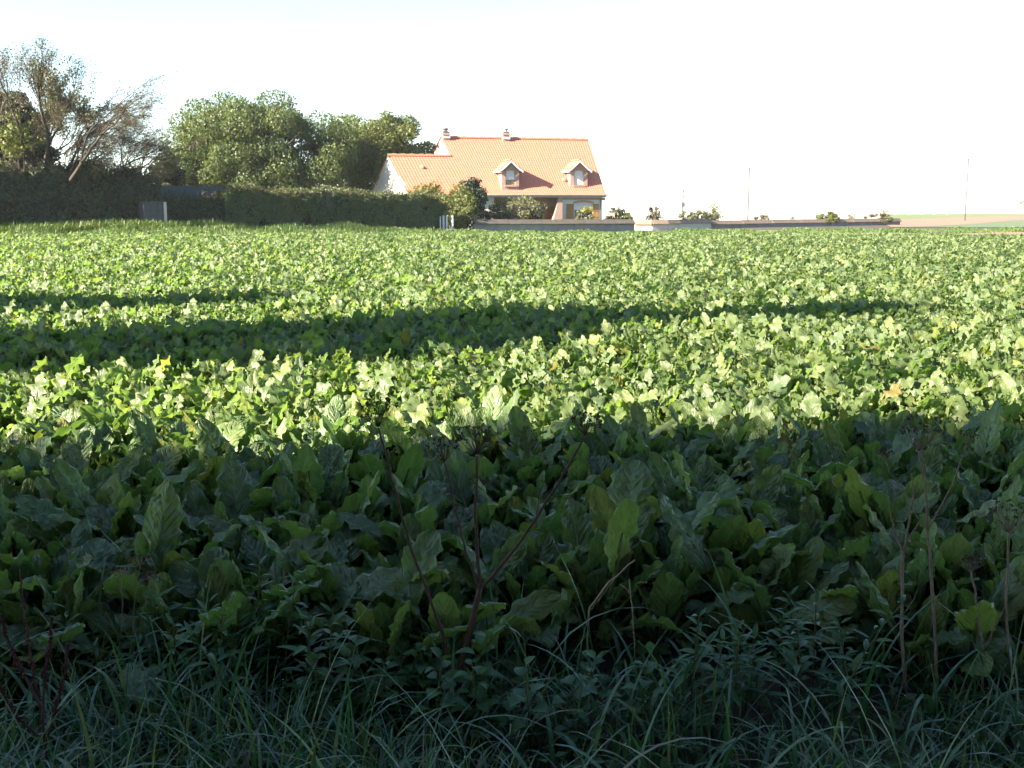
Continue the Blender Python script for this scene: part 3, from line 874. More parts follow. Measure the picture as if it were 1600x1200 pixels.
bush('dark_shrub', 'dark pointed evergreen shrub standing before the orange roof', 717, 764, 264, 348, 92.5, M['conifer'], 23, .17, 6500, nb=34)
bush('spreading_shrub', 'loose olive green shrub behind the garden wall below the first dormer', 760, 862, 302, 355, 94.5, M['olive'], 24, .16, 8000, nb=50)
bush('low_shrub', 'small dark shrub between evergreen and olive shrub behind wall', 745, 790, 318, 352, 92, M['tree_dark'], 25, .17, 2200)
bush('rose_bush', 'small dark green bush with yellow top before the shuttered window', 895, 932, 328, 352, 97, M['olive'], 26, .15, 1500)
bush('golden_bush', 'bright yellow bush in front of the shuttered window', 906, 928, 319, 340, 97.4, M['golden'], 27, .14, 800)
bush('round_bush', 'rounded green bush behind the right end of the garden wall', 958, 992, 331, 352, 101, M['bush'], 28, .17, 1800)
bush('distant_bush', 'dark bush top rising behind the rounded green bush', 950, 978, 321, 345, 125, M['tree_dark'], 29, .22, 900)
bush('wall_creeper', 'low dark green bush hugging the garden wall coping', 935, 965, 336, 352, 95.5, M['tree_dark'], 30, .14, 900)
bush('twiggy_bush', 'bare twiggy brownish bush above the pale curved wall', 1006, 1040, 319, 350, 104, M['russet'], 31, .15, 900, sparse=True)
bush('wide_bush', 'wide grey-green bush behind the curve of the wall', 1054, 1118, 326, 352, 108, M['olive'], 32, .18, 2600, nb=24)
bush('airy_bush', 'airy upright bush at the right side of the wide grey-green bush', 1100, 1132, 315, 352, 110, M['olive'], 33, .17, 900, sparse=True)
bush('rusty_bush', 'low rusty brown bush behind the boundary wall below the left street lamp', 1172, 1208, 335, 352, 113, M['russet'], 34, .16, 900)
bush('dome_bush', 'dome-shaped dark bush with yellow flowers over the boundary wall', 1274, 1316, 328, 354, 117, M['bush'], 35, .17, 2600, nb=24)
bush('pale_weed', 'thin pale yellowish weed above the boundary wall', 1322, 1340, 327, 348, 121, M['olive'], 36, .14, 160, sparse=True)
bush('mixed_bush', 'low green and brown bush near the end of the boundary wall', 1345, 1400, 332, 352, 123, M['russet'], 37, .17, 2000, nb=22)
bush('bare_shrub', 'thin bare shrub standing above the end of the boundary wall', 1368, 1398, 316, 345, 124, M['russet'], 38, .12, 220, sparse=True)
bush('small_weed', 'tiny dark weed tuft above the middle of the boundary wall', 1234, 1242, 336, 350, 116, M['tree_dark'], 39, .13, 140)
bush('edge_tree', 'dark grey tree just entering at the right edge of the picture', 1594, 1625, 300, 342, 210, M['tree_dark'], 40, .3, 900, cat='tree')

# ------------------------------------------------------------------ trees beyond the hedge
c, r = px_ell(238, 566, 146, 342, 99, .7)
g = g1(c[0], 99)
tree('willow_tree', 'broad round green tree with drooping foliage behind the long hedge', 'tree', (c[0], 99, g), c, (r[0] * .97, r[1] * .95, r[2] * .95), 190, .8, 1.7, 125000, .21, M['tree_a'], trunk_r=.5, seed=51, zmin=-.95, droop=1.6,
     extra=[[*at(275, 225, 97), 1.5, 1.5, 1.6], [*at(262, 285, 96), 1.7, 1.6, 1.6], [*at(540, 205, 99), 1.4, 1.4, 1.4], [*at(285, 195, 98), 1.3, 1.3, 1.2], [*at(310, 175, 99), 1.6, 1.6, 1.3], [*at(430, 160, 98), 1.9, 1.7, 1.1], [*at(272, 265, 96), 1.8, 1.8, 2.0], [*at(350, 165, 99), 1.6, 1.6, 1.3], [*at(500, 200, 98), 2.0, 1.8, 1.5]])
c, r = px_ell(520, 690, 160, 342, 104, .8)
tree('ash_tree', 'lighter green tree with open crown between round tree and house', 'tree', (c[0], 104, g1(c[0], 104)), c, (r[0] * .95, r[1] * .9, r[2] * .93), 90, .6, 1.3, 42000, .22, M['tree_b'], trunk_r=.3, seed=52, zmin=-.95)
c, r = px_ell(485, 610, 164, 335, 112, .8)
tree('back_tree', 'tall tree rising behind the gap of the two green trees', 'tree', (c[0], 112, g1(c[0], 112)), c, (r[0] * .84, r[1] * .84, r[2] * .86), 50, .7, 1.3, 20000, .22, M['tree_b'], trunk_r=.3, seed=53, zmin=-.95)
c, r = px_ell(232, 300, 232, 345, 90, .8)
tree('hedge_tree', 'small dark tree squeezed between bare trees and round tree', 'tree', (c[0], 90, g1(c[0], 90)), c, (r[0] * .84, r[1] * .84, r[2] * .86), 24, .5, 1.0, 7000, .24, M['tree_dark'], trunk_r=.2, seed=54, zmin=-.8)


def bare_tree(name, label, base, dirs, r0, L0, seed, leaf_n, leaf_mat, depth=6, bias=(0, 0, 0), leaf_size=.16, twist=.38, split=(2, 3)):
    rng = np.random.default_rng(seed)
    t = empty(name, base); tag(t, label, 'tree')
    wood, fine, tips = MB(), MB(), []
    bias = np.array(bias, float)
    def grow(p, d, L, rad, dep):
        n = 5; pts = [p]; q = p.copy()
        for i in range(n - 1):
            d = unit(d + rng.normal(size=3) * .13 + bias * .05 * (1 + depth - dep)); q = q + d * L / (n - 1); pts.append(q)
        (wood if rad > .03 else fine).tube(pts, np.linspace(rad, rad * .66, n), 6 if rad > .06 else (4 if rad > .02 else 3))
        if dep <= 3: tips.extend(pts[1:])
        if dep == 0: return
        for k in range(rng.integers(split[0], split[1] + 1)):
            i = rng.integers(2, n) if k else n - 1
            nd = unit(d + rng.normal(size=3) * twist * (1.0 if k else .5))
            grow(pts[i], nd, L * rng.uniform(.62, .86), max(rad * (.68 if k == 0 else .5), .007), dep - 1)
    for d, l, rr in dirs: grow(np.array(base, float), unit(np.array(d, float)), L0 * l, r0 * rr, depth)
    wood.build('trunk', M['bark'], t, smooth=True)
    fine.build('twigs', M['twig'], t)
    tips = np.array(tips)
    k = rng.integers(0, len(tips), leaf_n)
    # leaves hang on in patches
    pk = np.sin(tips[:, 0] * 1.3 + 1) + np.sin(tips[:, 2] * 1.7) + np.sin(tips[:, 1] * 1.1)
    k = k[(pk[k] > -.3) | (rng.random(leaf_n) < .3)]
    P = tips[k] + rng.normal(size=(len(k), 3)) * .14
    V, F = leaf_faces(rng, P, unit(rng.normal(size=P.shape)), leaf_size)
    mb = MB(); mb.add(V, F, np.repeat(rng.uniform(0, .98, len(k)), 4)); mb.build('leaves', leaf_mat, t)
    return t


def gpt(px, Y): x = (px - 800) / FPX * CP * Y; return (x, Y, g1(x, Y))


bare_tree('bare_tree', 'tall nearly bare tree with reddish twigs above the dark hedge', gpt(86, 72), [((.02, .0, 1), 1.0, 1.0)], .26, 4.0, 61, 11000, M['autumn'], 8, (.03, 0, .30), .11, .40)
bare_tree('leaning_tree', 'leaning bare tree with long branches reaching right over the dark hedge', gpt(80, 71), [((.55, .1, .75), 1.0, 1.0), ((.25, 0, 1), .9, .7)], .22, 3.4, 62, 8000, M['autumn'], 8, (.5, 0, .10), .11, .34)
bare_tree('twiggy_tree', 'twiggy tree with thinning brown leaves left of the tall bare tree', gpt(45, 74), [((-.1, .0, 1), 1.0, 1.0)], .26, 3.7, 63, 17000, M['autumn'], 8, (0, 0, .26), .14, .45)
bare_tree('spreading_tree', 'second leaning bare tree with fine reddish twigs spreading low to the right', gpt(128, 75), [((.5, .1, .8), 1.0, 1.0), ((.15, -.1, 1), .95, .8)], .17, 2.9, 67, 6000, M['autumn'], 8, (.45, 0, .16), .10, .42)
bare_tree('thin_tree', 'small thin bare tree between dark hedge and the round tree', gpt(226, 78), [((.1, .0, 1), 1.0, 1.0)], .10, 2.1, 64, 500, M['autumn'], 5, (.1, 0, .3), .14, .4)
c, r = px_ell(-95, 105, 112, 335, 73.5, .8)
tree('dark_tree', 'dense dark tree cut by the left edge of the picture', 'tree', (c[0], 71, g1(c[0], 71)), c, (r[0] * .8, r[1] * .8, r[2] * .84), 110, .35, .85, 36000, .18, M['tree_dark'], trunk_r=.3, seed=65, zmin=-.8)
bush('low_branches', 'yellowish low branches of foliage hanging before the hedge at the left edge', -20, 70, 165, 250, 69, M['tree_b'], 66, .2, 1800, cat='tree', sparse=True, part='crown')

# trees standing outside the picture: beside the lane, they shade the near crop
def shade_tree(name, label, x, y, h, rad, seed, zlow=.1, n=11000, me={}):
    rng = np.random.default_rng(seed)
    t = empty(name, (x, y, g1(x, y))); tag(t, label, 'tree', 'trees along the lane outside the picture')
    cz = h * (1 + zlow) / 2; rz = h * (1 - zlow) / 2
    bl = clumps(rng, (x, y, cz), (rad * .8, rad * .8, rz * .86), 46, rad * .3, rad * .5, -1.0, .75)
    bl.append([x, y, h - rad * .45, rad * .45, rad * .45, rad * .45])
    crown(rng, bl, n, .42, inner=.35, flat=.6).build('crown', M['lane_leaf'], t)
    limbs(rng, (x, y, 0), (x, y, h * .8), .22, rad * .8).build('trunk', M['bark'], t, smooth=True)


for i, (x, h) in enumerate(((-37, 7.7), (-33.5, 8.2), (-30, 8.8), (-26.5, 10.7), (-23.2, 12.5), (-20, 14.1), (-16.5, 13.8), (-12.5, 13.2), (-8, 13.1), (-3.5, 13.1), (1, 12.6), (5.5, 12.9), (10, 12.5), (15, 12.0))):
    shade_tree('unseen_tree', f'leafy lane tree behind the viewpoint, {("first second third fourth fifth sixth seventh eighth ninth tenth eleventh twelfth thirteenth fourteenth".split())[i]} of the row from the left', x, -5.0 + .3 * (i % 2), h, 3.3, 700 + i, .02, 17000)
shade_tree('field_edge_tree', 'slim leafy tree at the left field edge whose shadow crosses the crop', -18.3, 4.9, 14.2, 2.05, 731, .25, 24000)
shade_tree('field_edge_tree', 'smaller leafy tree at the left field edge behind the slim one', -23.5, 9.2, 11.5, 1.8, 732, .3, 14000)
for x, y, r_, q, w_ in ((-5.5, -2.6, 3.7, 741, 'left of'), (.6, -2.8, 3.9, 742, 'above'), (6.6, -2.6, 3.7, 743, 'right of'), (3.9, 1.3, 3.8, 744, 'right beside'), (10.5, 2.0, 4.0, 745, 'farther right of')):  # unseen trees added to block the sky and darken the foreground
    shade_tree('unseen_tree', f'unseen tree added to deepen the shade, spreading {w_} the viewpoint', x, y, 11.5, r_, q, .36 if y < 0 else .46, 15000)
shade_tree('field_edge_tree', 'tall leafy tree behind the dark hedge outside the picture', -47, 73, 13, 5.0, 733)

# ------------------------------------------------------------------ shed, concrete block, white posts, lamps, mast
HA = math.atan2(HD[1], HD[0])
q = at(234, 290, 76.9); gs = g1(q[0], 76.9); zs = q[2] - gs
t = empty('garden_shed', (q[0], 76.9, gs), HA); tag(t, 'low shed with dark blue sheet roof edge behind the dark hedge', 'shed')
mb = MB(); mb.box(.15, 5.4, .25, 3.0, -.3, zs - .3); mb.build('wall', M['block'], t, local=True)
mb = MB(); mb.box(0, 5.55, 0, 3.3, zs - .06, zs); mb.build('roof', M['blue_sheet'], t, local=True)
for i in range(5):
    mb = MB(); mb.box(1.11 * i + .006, 1.11 * (i + 1) - .006, -.04, -.003, zs - .72, zs - .063); mb.build('fascia_panel', M['blue_sheet'], t, local=True)
mb = MB(); mb.box(5.05, 5.13, -.2, -.1, -.3, zs - .75); mb.build('post', M['block'], t, local=True)
q = at(224, 316, 71.2); gb = g1(q[0], 71.2); zb = q[2] - gb
t = empty('concrete_hut', (q[0], 71.2, gb), HA); tag(t, 'small grey concrete block hut in the shade beside the dark hedge', 'hut')
for r_ in range(6):
    for c_ in range(3):
        mb = MB(); z0 = -.2 + (zb + .2) * r_ / 6; z1 = -.2 + (zb + .2) * (r_ + 1) / 6; x0 = 1.3 * c_ / 3
        mb.box(x0 + .006, x0 + 1.3 / 3 - .006, 0, .2, z0 + .006, z1 - .006); mb.build('block', M['block'], t, local=True)
mb = MB(); mb.box(0.02, 1.28, .03, 1.2, -.2, zb - .01); mb.build('core_wall', M['block'], t, local=True)
mb = MB(); mb.box(1.304, 1.48, -.05, .15, -.2, zb + .03); mb.build('post', M['pale_render'], t, local=True)
mb = MB(); mb.box(-.05, 1.3, -.05, 1.25, zb + .002, zb + .07); mb.build('roof_slab', M['block'], t, local=True)

PY = 85.4
q0 = at(686, 360, PY)
t = empty('white_gate', (q0[0], PY, g1(q0[0], PY))); tag(t, 'small white slatted garden gate at the end of the long hedge', 'gate')
for px, pt, w in ((688, 338, .09), (693, 336.5, .15), (698, 336.5, .13), (706.5, 337, .16)):
    a = at(px, pt, PY); mb = MB(); mb.box(a[0] - w / 2, a[0] + w / 2, PY, PY + .05, g1(a[0], PY) - .1, a[2]); mb.build('slat', M['white_paint'], t)
a, b = at(686, 341, PY), at(700, 341, PY)
for z in (.25, .85):
    mb = MB(); mb.box(a[0], at(708, 341, PY)[0], PY + .052, PY + .09, g1(a[0], PY) + z, g1(a[0], PY) + z + .06); mb.build('rail', M['block'], t)

for (px, pt, Y, lab) in ((1171, 262, 152, 'slender grey street lamp rising behind the boundary wall'), (1513.5, 248, 158, 'slender grey street lamp rising behind the ploughed field at right')):
    a = at(px, pt, Y); g = g1(a[0], Y)
    t = empty('street_lamp', (a[0], Y, g)); tag(t, lab, 'street lamp', 'street lamps along the far road')
    mb = MB(); mb.tube([(a[0], Y, g - .2), (a[0], Y, g + 1.2), (a[0], Y, a[2])], [.11, .10, .09], 8); mb.build('pole', M['lamp_metal'], t, smooth=True)
    mb = MB(); mb.tube([(a[0], Y, a[2] - .05), (a[0] - .15, Y, a[2] + .06), (a[0] - .4, Y - .1, a[2] + .08)], [.04, .035, .03], 6); mb.build('arm', M['lamp_metal'], t, smooth=True)
    mb = MB(); mb.prism([(-.75, .03), (-.35, .0), (-.3, .1), (-.5, .16), (-.72, .12)], 1, -.14, .14)
    V = mb.v[0]; mb.v[0] = V + np.array([a[0], Y - .1, a[2] + .02]); mb.build('lamp_head', M['lamp_metal'], t)
a = at(1067.5, 292, 420); g = g1(a[0], 420)
t = empty('radio_mast', (a[0], 420, g)); tag(t, 'thin pale radio mast on the horizon above the wide bush', 'mast')
mb = MB(); mb.tube([(a[0], 420, g - 1), (a[0], 420, a[2])], [.45, .2], 6); mb.build('pole', M['lamp_metal'], t)
for dz in (1.2, 3.2, 5.8, 6.6):
    mb = MB(); mb.box(a[0] - (.5 if dz > 5 else .25), a[0] + (.8 if dz > 5 else .3), 419.6, 420.4, a[2] - dz - .9, a[2] - dz); mb.build('antenna', M['lamp_metal'], t)
f0 = at(1395, 336, 300)
t = empty('field_fence', (f0[0], 300, g1(f0[0], 300))); tag(t, 'pale post fence along the far grassy horizon', 'fence')
for px in np.arange(1378, 1500, 20.5):
    x, y, g = gpt(px, 300); mb = MB(); mb.box(x - .22, x + .22, y - .1, y + .1, g - .1, g + 1.2); mb.build('post', M['white_wall'], t)
x0, _, g0 = gpt(1378, 300); x1, _, g1_ = gpt(1480, 300)
mb = MB(); mb.tube([(x0, 300.2, g0 + .9), (x1, 300.2, g1_ + .9)], .09, 4); mb.build('rail', M['twig'], t)
# gate pillar and a parked car half hidden by the wall
a, b = at(952, 331, 99.5), at(960.5, 331, 99.5); g = g1(a[0], 99.5)
t = empty('gate_pillar', (a[0], 99.5, g)); tag(t, 'short pink brick gate pillar behind the garden wall at right', 'pillar')
mb = MB(); mb.box(a[0], b[0], 99.5, 100.0, g - .1, a[2]); mb.build('shaft', M['brick'], t)
mb = MB(); mb.box(a[0] - .06, b[0] + .06, 99.44, 100.06, a[2] + .001, a[2] + .09); mb.build('cap', M['block'], t)

# ------------------------------------------------------------------ beet crop
def beet_leaf(rng, kind, nu=15, nv=10, crk=1.0):
    """one beet leaf: fleshy stalk and a broad wavy blade, growing from the origin towards +x."""
    lp = rng.uniform(.13, .24) * (1.0, 1.1, 1.05)[kind]; lb = rng.uniform(.15, .245); w = lb * rng.uniform(.21, .30)
    e0 = R((rng.uniform(74, 90), rng.uniform(60, 78), rng.uniform(38, 58))[kind])
    e1 = R((rng.uniform(50, 90), rng.uniform(10, 70), rng.uniform(-60, 20))[kind])
    L = lp + lb; ns = 60; s = np.linspace(0, L, ns)
    e = e0 + (e1 - e0) * (s / L) ** 1.7
    side = rng.normal() * .35
    yaw = side * (s / L) ** 2
    dx = np.cos(e) * np.cos(yaw); dy = np.cos(e) * np.sin(yaw); dz = np.sin(e)
    C = np.stack([np.cumsum(dx), np.cumsum(dy), np.cumsum(dz)], 1) * (L / ns)
    def cp(x): return np.stack([np.interp(x, s, C[:, i]) for i in range(3)], -1)
    t = np.linspace(0, 1, nu + 1); sv = lp + lb * t
    cen = cp(sv); ee = np.interp(sv, s, e); yy = np.interp(sv, s, yaw)
    T = np.stack([np.cos(ee) * np.cos(yy), np.cos(ee) * np.sin(yy), np.sin(ee)], 1)
    B = np.stack([-np.sin(yy), np.cos(yy), np.zeros_like(yy)], 1)
    Nn = np.cross(T, B)
    tw = rng.normal() * .5 * t + rng.normal() * .25
    B2 = B * np.cos(tw)[:, None] + Nn * np.sin(tw)[:, None]; N2 = -B * np.sin(tw)[:, None] + Nn * np.cos(tw)[:, None]
    prof = np.clip(1 - (2 * np.clip(t, 0.0, 1) ** .82 - 1) ** 2, 0, 1) ** .58
    prof = np.maximum(prof, .10 * (1 - t)); prof[-1] = .12
    ph = rng.uniform(0, 6.28, 8); v = np.linspace(-1, 1, nv + 1)
    fold = rng.uniform(.05, .45); ruf = rng.uniform(.16, .36) * crk; kf = rng.uniform(2.4, 4.2)
    Tt, Vv = np.meshgrid(t, v, indexing='ij')
    sd = (Vv > 0)
    edge = 1 + .065 * np.sin(2 * math.pi * kf * 1.3 * Tt + np.where(sd, ph[0], ph[1])) + .05 * np.sin(2 * math.pi * 6.1 * Tt + np.where(sd, ph[2], ph[3]))
    lat = Vv * w * prof[:, None] * edge
    up = w * prof[:, None] * (fold * np.abs(Vv) ** 1.3 - .25 * Vv ** 4 * rng.uniform(0, 1.4)) \
        + w * ruf * Vv ** 2 * np.sin(2 * math.pi * kf * Tt + np.where(sd, ph[4], ph[5])) * np.minimum(prof, 1)[:, None] \
        + .0075 * crk * np.sin(2 * math.pi * 7 * (Tt - .35 * np.abs(Vv))) * (np.abs(Vv) > .1) * (np.abs(Vv) < .99) + rng.normal(size=Tt.shape) * .0032 * crk * (np.abs(Vv) > .05)
    V = cen[:, None] + B2[:, None] * lat[..., None] + N2[:, None] * up[..., None]
    i, j = np.meshgrid(np.arange(nu), np.arange(nv), indexing='ij'); m_ = nv + 1
    F = np.stack([i * m_ + j, (i + 1) * m_ + j, (i + 1) * m_ + j + 1, i * m_ + j + 1], -1).reshape(-1, 4)
    mb = MB()
    mb.add(V.reshape(-1, 3), F, 0, np.stack([Vv * .5 + .5, Tt], -1).reshape(-1, 2))
    ps = np.linspace(0, lp + lb * .55, 7); P = cp(ps)
    P[ps > lp] -= .004 * np.array([0, 0, 1])
    mb.tube(P, np.interp(ps, [0, lp, L], [.0095, .0065, .002]), 5)
    return mb


lr = np.random.default_rng(101)
NVAR = 14
LEAF = [[beet_leaf(lr, k, crk=.72) for _ in range(NVAR)] for k in range(3)]
LEAF_ME = [[m_.mesh('leaf', M['beet'], smooth=True) for m_ in ks] for ks in LEAF]
LEAF_LO = [[beet_leaf(lr, k, 9, 6, 1.5) for _ in range(NVAR)] for k in range(3)]


def plant_recipe(rng, n_lo=11, n_hi=12):
    n = rng.integers(n_lo, n_hi + 1); az = rng.uniform(0, 6.28); out = []
    for i in range(n):
        k = 0 if i < n * .42 else (1 if i < n * .75 else 2)
        out.append((k, int(rng.integers(NVAR)), az + i * 2.39996 + rng.normal() * .3, rng.uniform(.8, 1.2) * (.88, 1.08, 1.08)[k], rng.normal() * .10, rng.normal() * .10))
    return out


# plant positions: drilled rows, jittered
rs = np.random.default_rng(202)
ROW, STEP, ra = .34, .165, R(2)
uu, vv = np.meshgrid(np.arange(-90, 110, ROW), np.arange(-60, 160, STEP), indexing='ij')
row_id = np.broadcast_to(np.arange(uu.shape[0])[:, None], uu.shape).ravel()
uu = uu + rs.normal(size=uu.shape) * .06; vv = vv + rs.normal(size=vv.shape) * .05
bxx = (uu * -math.sin(ra) + vv * math.cos(ra)).ravel(); byy = (uu * math.cos(ra) + vv * math.sin(ra)).ravel()
tt = bxx / np.maximum(byy, .1)
front = 3.80 + .22 * np.sin(bxx * 1.1 + .6) + .15 * np.sin(bxx * 2.9)
ok = (byy > front) & (np.abs(bxx) < .50 * byy + 1.3) & (byy < field_far(tt) + .25 * np.sin(bxx * .9) + .2 * np.sin(bxx * 2.3)) & (rs.random(len(bxx)) > .04)
bxx, byy, row_id = bxx[ok], byy[ok], row_id[ok]
o_ = np.argsort(byy); bxx, byy, row_id = bxx[o_], byy[o_], row_id[o_]
inview = np.abs(bxx) < .472 * byy + .12
idx_near = np.where(inview)[0][:300]
near = np.zeros(len(bxx), bool); near[idx_near] = True
y_lim = byy[idx_near[-1]]
print('beets', len(bxx), 'near until', y_lim)
hs = 1.0 + .06 * np.sin(bxx * .8 + byy * .5) + .04 * np.sin(bxx * 2.1 - byy * 1.7) + rs.normal(size=len(bxx)) * np.where(byy < 6.2, .09, .06)
ORD = 'first second third fourth fifth sixth seventh eighth ninth tenth eleventh twelfth thirteenth fourteenth fifteenth sixteenth seventeenth eighteenth nineteenth twentieth'.split()
def nth(k): return ORD[k] if k < 20 else ('twenty-' + ORD[k - 20] if k < 29 else ('thirtieth' if k == 29 else 'thirty-' + ORD[k - 30]))
rows_near = sorted(set(row_id[idx_near])); rank = {}
for rr_, rid in enumerate(rows_near):
    mem = sorted([i for i in idx_near if row_id[i] == rid], key=lambda i: bxx[i])
    for k, i in enumerate(mem): rank[i] = (rr_, k)
for i in idx_near:
    x, y = float(bxx[i]), float(byy[i]); s = float(hs[i]) * 1.1
    p = empty('beet_plant', (x, y, g1(x, y)))
    rr_, k = rank[i]
    look = 'dark shaded beet plant' if y < 5.4 else ('beet plant at the shade line' if y < 6.3 else 'sunlit pale green beet plant')
    tag(p, f'{look}, {nth(k)} from left, {nth(rr_)} row from the grass', 'beet', 'beet plants near the grass bank')
    for (k, v_, az, sc, tx, ty) in plant_recipe(rs):
        c_ = bpy.data.objects.new('leaf', LEAF_ME[k][v_]); COL.objects.link(c_); c_.parent = p
        c_.rotation_euler = (tx, ty, az); c_.scale = (sc * s,) * 3; c_.location = (.012 * math.cos(az), .012 * math.sin(az), -.01)

# the rest of the crop reaches to the far verge
src = bpy.data.collections.new('beet_sources')
for q in range(12):
    mb = MB(); rq = np.random.default_rng(300 + q)
    for (k, v_, az, sc, tx, ty) in plant_recipe(rq, 15, 18):
        sc *= .86; lf = LEAF_LO[k][v_]; V, T = lf.arrays(); UV = np.concatenate(lf.uv)
        Rm = np.array(Matrix.Rotation(az, 3, 'Z') @ Matrix.Rotation(ty, 3, 'Y') @ Matrix.Rotation(tx, 3, 'X'))
        mb.v.append(V * sc @ Rm.T); mb.t.append(np.full(len(V), rq.random())); mb.uv.append(UV); mb.f += [f + mb.n for f in lf.f]; mb.n += len(V)
    so = bpy.data.objects.new('beet_mass_source', mb.mesh('beet_mass_source', M['beet_far'], smooth=True)); src.objects.link(so)
far = ~near
FX, FYY = bxx[far], byy[far]
me = bpy.data.meshes.new('beet_field')
me.vertices.add(len(FX)); me.vertices.foreach_set('co', np.stack([FX, FYY, gz(FX, FYY)], 1).astype(np.float32).ravel())
for nm, kind_, arr in (('rot', 'FLOAT', rs.uniform(0, 6.28, len(FX))), ('size', 'FLOAT', hs[far] * 1.02)):
    a_ = me.attributes.new(nm, kind_, 'POINT'); a_.data.foreach_set('value', arr.astype(np.float32))
a_ = me.attributes.new('pick', 'INT', 'POINT'); a_.data.foreach_set('value', rs.integers(0, 12, len(FX)).astype(np.int32))
bf = bpy.data.objects.new('beet_field', me); COL.objects.link(bf)
tag(bf, 'dense green beet crop stretching from the sunlit strip to the hedge and walls', 'crop', kind='stuff')
ng = bpy.data.node_groups.new('crop', 'GeometryNodeTree')
ng.interface.new_socket('Geometry', in_out='INPUT', socket_type='NodeSocketGeometry')
ng.interface.new_socket('Geometry', in_out='OUTPUT', socket_type='NodeSocketGeometry')
gi, go = ng.nodes.new('NodeGroupInput'), ng.nodes.new('NodeGroupOutput')
ip = ng.nodes.new('GeometryNodeInstanceOnPoints'); ci = ng.nodes.new('GeometryNodeCollectionInfo')
ci.inputs['Collection'].default_value = src; ci.inputs['Separate Children'].default_value = True; ci.inputs['Reset Children'].default_value = True
def named(nm, dt):
    n_ = ng.nodes.new('GeometryNodeInputNamedAttribute'); n_.data_type = dt; n_.inputs[0].default_value = nm; return n_.outputs[0]
cx = ng.nodes.new('ShaderNodeCombineXYZ'); ng.links.new(named('rot', 'FLOAT'), cx.inputs[2])
ng.links.new(gi.outputs[0], ip.inputs['Points']); ng.links.new(ci.outputs[0], ip.inputs['Instance'])
ip.inputs['Pick Instance'].default_value = True
ng.links.new(named('pick', 'INT'), ip.inputs['Instance Index'])
ng.links.new(cx.outputs[0], ip.inputs['Rotation']); ng.links.new(named('size', 'FLOAT'), ip.inputs['Scale'])
ng.links.new(ip.outputs[0], go.inputs[0])
md = bf.modifiers.new('crop', 'NODES'); md.node_group = ng

# ------------------------------------------------------------------ verge grass at the far side of the field
rg = np.random.default_rng(404)
def blades(rng, X, Y, h, w, seg=1, bend=.35, zoff=None):
    """tapering bent blades as joined triangles strips."""
    n = len(X); az = rng.uniform(0, 6.28, n); D = np.stack([np.cos(az), np.sin(az), 0 * az], 1); S = np.stack([-np.sin(az), np.cos(az), 0 * az], 1)
    z = gz(X, Y) if zoff is None else zoff
    P0 = np.stack([X, Y, z], 1)
    b = bend * rng.uniform(.2, 1.8, n); tw = rng.normal(size=n) * .5
    rows = []
    for k in range(seg + 1):
        u = k / seg
        ang = b * u * 1.0
        # arc: rises then bends over
        hor = h * (1 - np.cos(b * u * 1.6)) / (b * 1.6 + 1e-6) ; ver = h * np.sin(b * u * 1.6) / (b * 1.6 + 1e-6)
        c_ = P0 + D * hor[:, None] + np.array([0, 0, 1.])[None] * ver[:, None]
        ww = w * (1 - u ** 1.8) * (.75 + .25 * min(1, u * 5)) + w * .02
        Sx = S * np.cos(tw * u)[:, None] + np.array([0, 0, 1.])[None] * np.sin(tw * u)[:, None] * .3
        rows.append(np.stack([c_ - Sx * (ww / 2)[:, None], c_ + Sx * (ww / 2)[:, None]], 1))
    V = np.stack(rows, 1).reshape(n, -1, 3); m_ = V.shape[1]
    f = np.array([(2 * k, 2 * k + 1, 2 * k + 3, 2 * k + 2) for k in range(seg)])
    F = (np.arange(n)[:, None, None] * m_ + f[None]).reshape(-1, 4)
    t = np.repeat(rng.uniform(0, .99, n) ** 1.3, m_)
    mb = MB(); mb.add(V.reshape(-1, 3), F, t)
    return mb, V


n = 130000
t_ = rg.uniform(-.52, .52, n); d_ = field_far(t_) + rg.uniform(0, 1, n) ** 1.25 * 19.0 - .2
X, Y = t_ * d_, d_
lump = .5 + .5 * np.sin(X * .45 + 1.3 * np.sin(Y * .5)) * np.sin(X * 1.1 + 2)
keep = ~((t_ > .29) & (d_ > field_far(t_) + 3.5) & (d_ < field_far(t_) + 12)) & (rg.random(n) < .35 + .65 * lump)
X, Y, lump, t_ = X[keep], Y[keep], lump[keep], t_[keep]
lf_ = np.clip((-.02 - t_) * 8, 0, 1)
h = (.10 + .17 * lump + lf_ * (.12 + .22 * lump)) * rg.uniform(.6, 1.3, len(X))
mb, _ = blades(rg, X, Y, h, np.full(len(X), .05), 2, .5)
wk = rg.choice(len(X), 34000); wk = wk[lump[wk] > .45]
Pw = np.stack([X[wk] + rg.normal(size=len(wk)) * .1, Y[wk] + rg.normal(size=len(wk)) * .1, gz(X[wk], Y[wk]) + rg.random(len(wk)) * (.1 + (.22 + .3 * lf_[wk]) * lump[wk])], 1)
V_, F_ = leaf_faces(rg, Pw, unit(rg.normal(size=Pw.shape) * .6 + [0, -.2, 1]), .15)
mb.add(V_, F_, np.repeat(rg.uniform(0, .9, len(Pw)), 4))
tag(mb.build('verge_grass', M['verge']), 'bright green grass verge between beet field and hedge', 'grass', kind='stuff')
# weeds in the deep shade at the foot of the left hedge
n = 16000; s_ = rg.uniform(-23, -1, n); q = HB[None] + HD[None] * s_[:, None] + np.array([HD[1], -HD[0]])[None] * rg.uniform(.5, 3.4, n)[:, None]
mb, _ = blades(rg, q[:, 0], q[:, 1], rg.uniform(.2, .75, n), np.full(n, .07), 2, .7)
tag(mb.build('hedge_weeds', M['verge']), 'tall shaded weeds at the foot of the left hedge', 'weeds', kind='stuff')

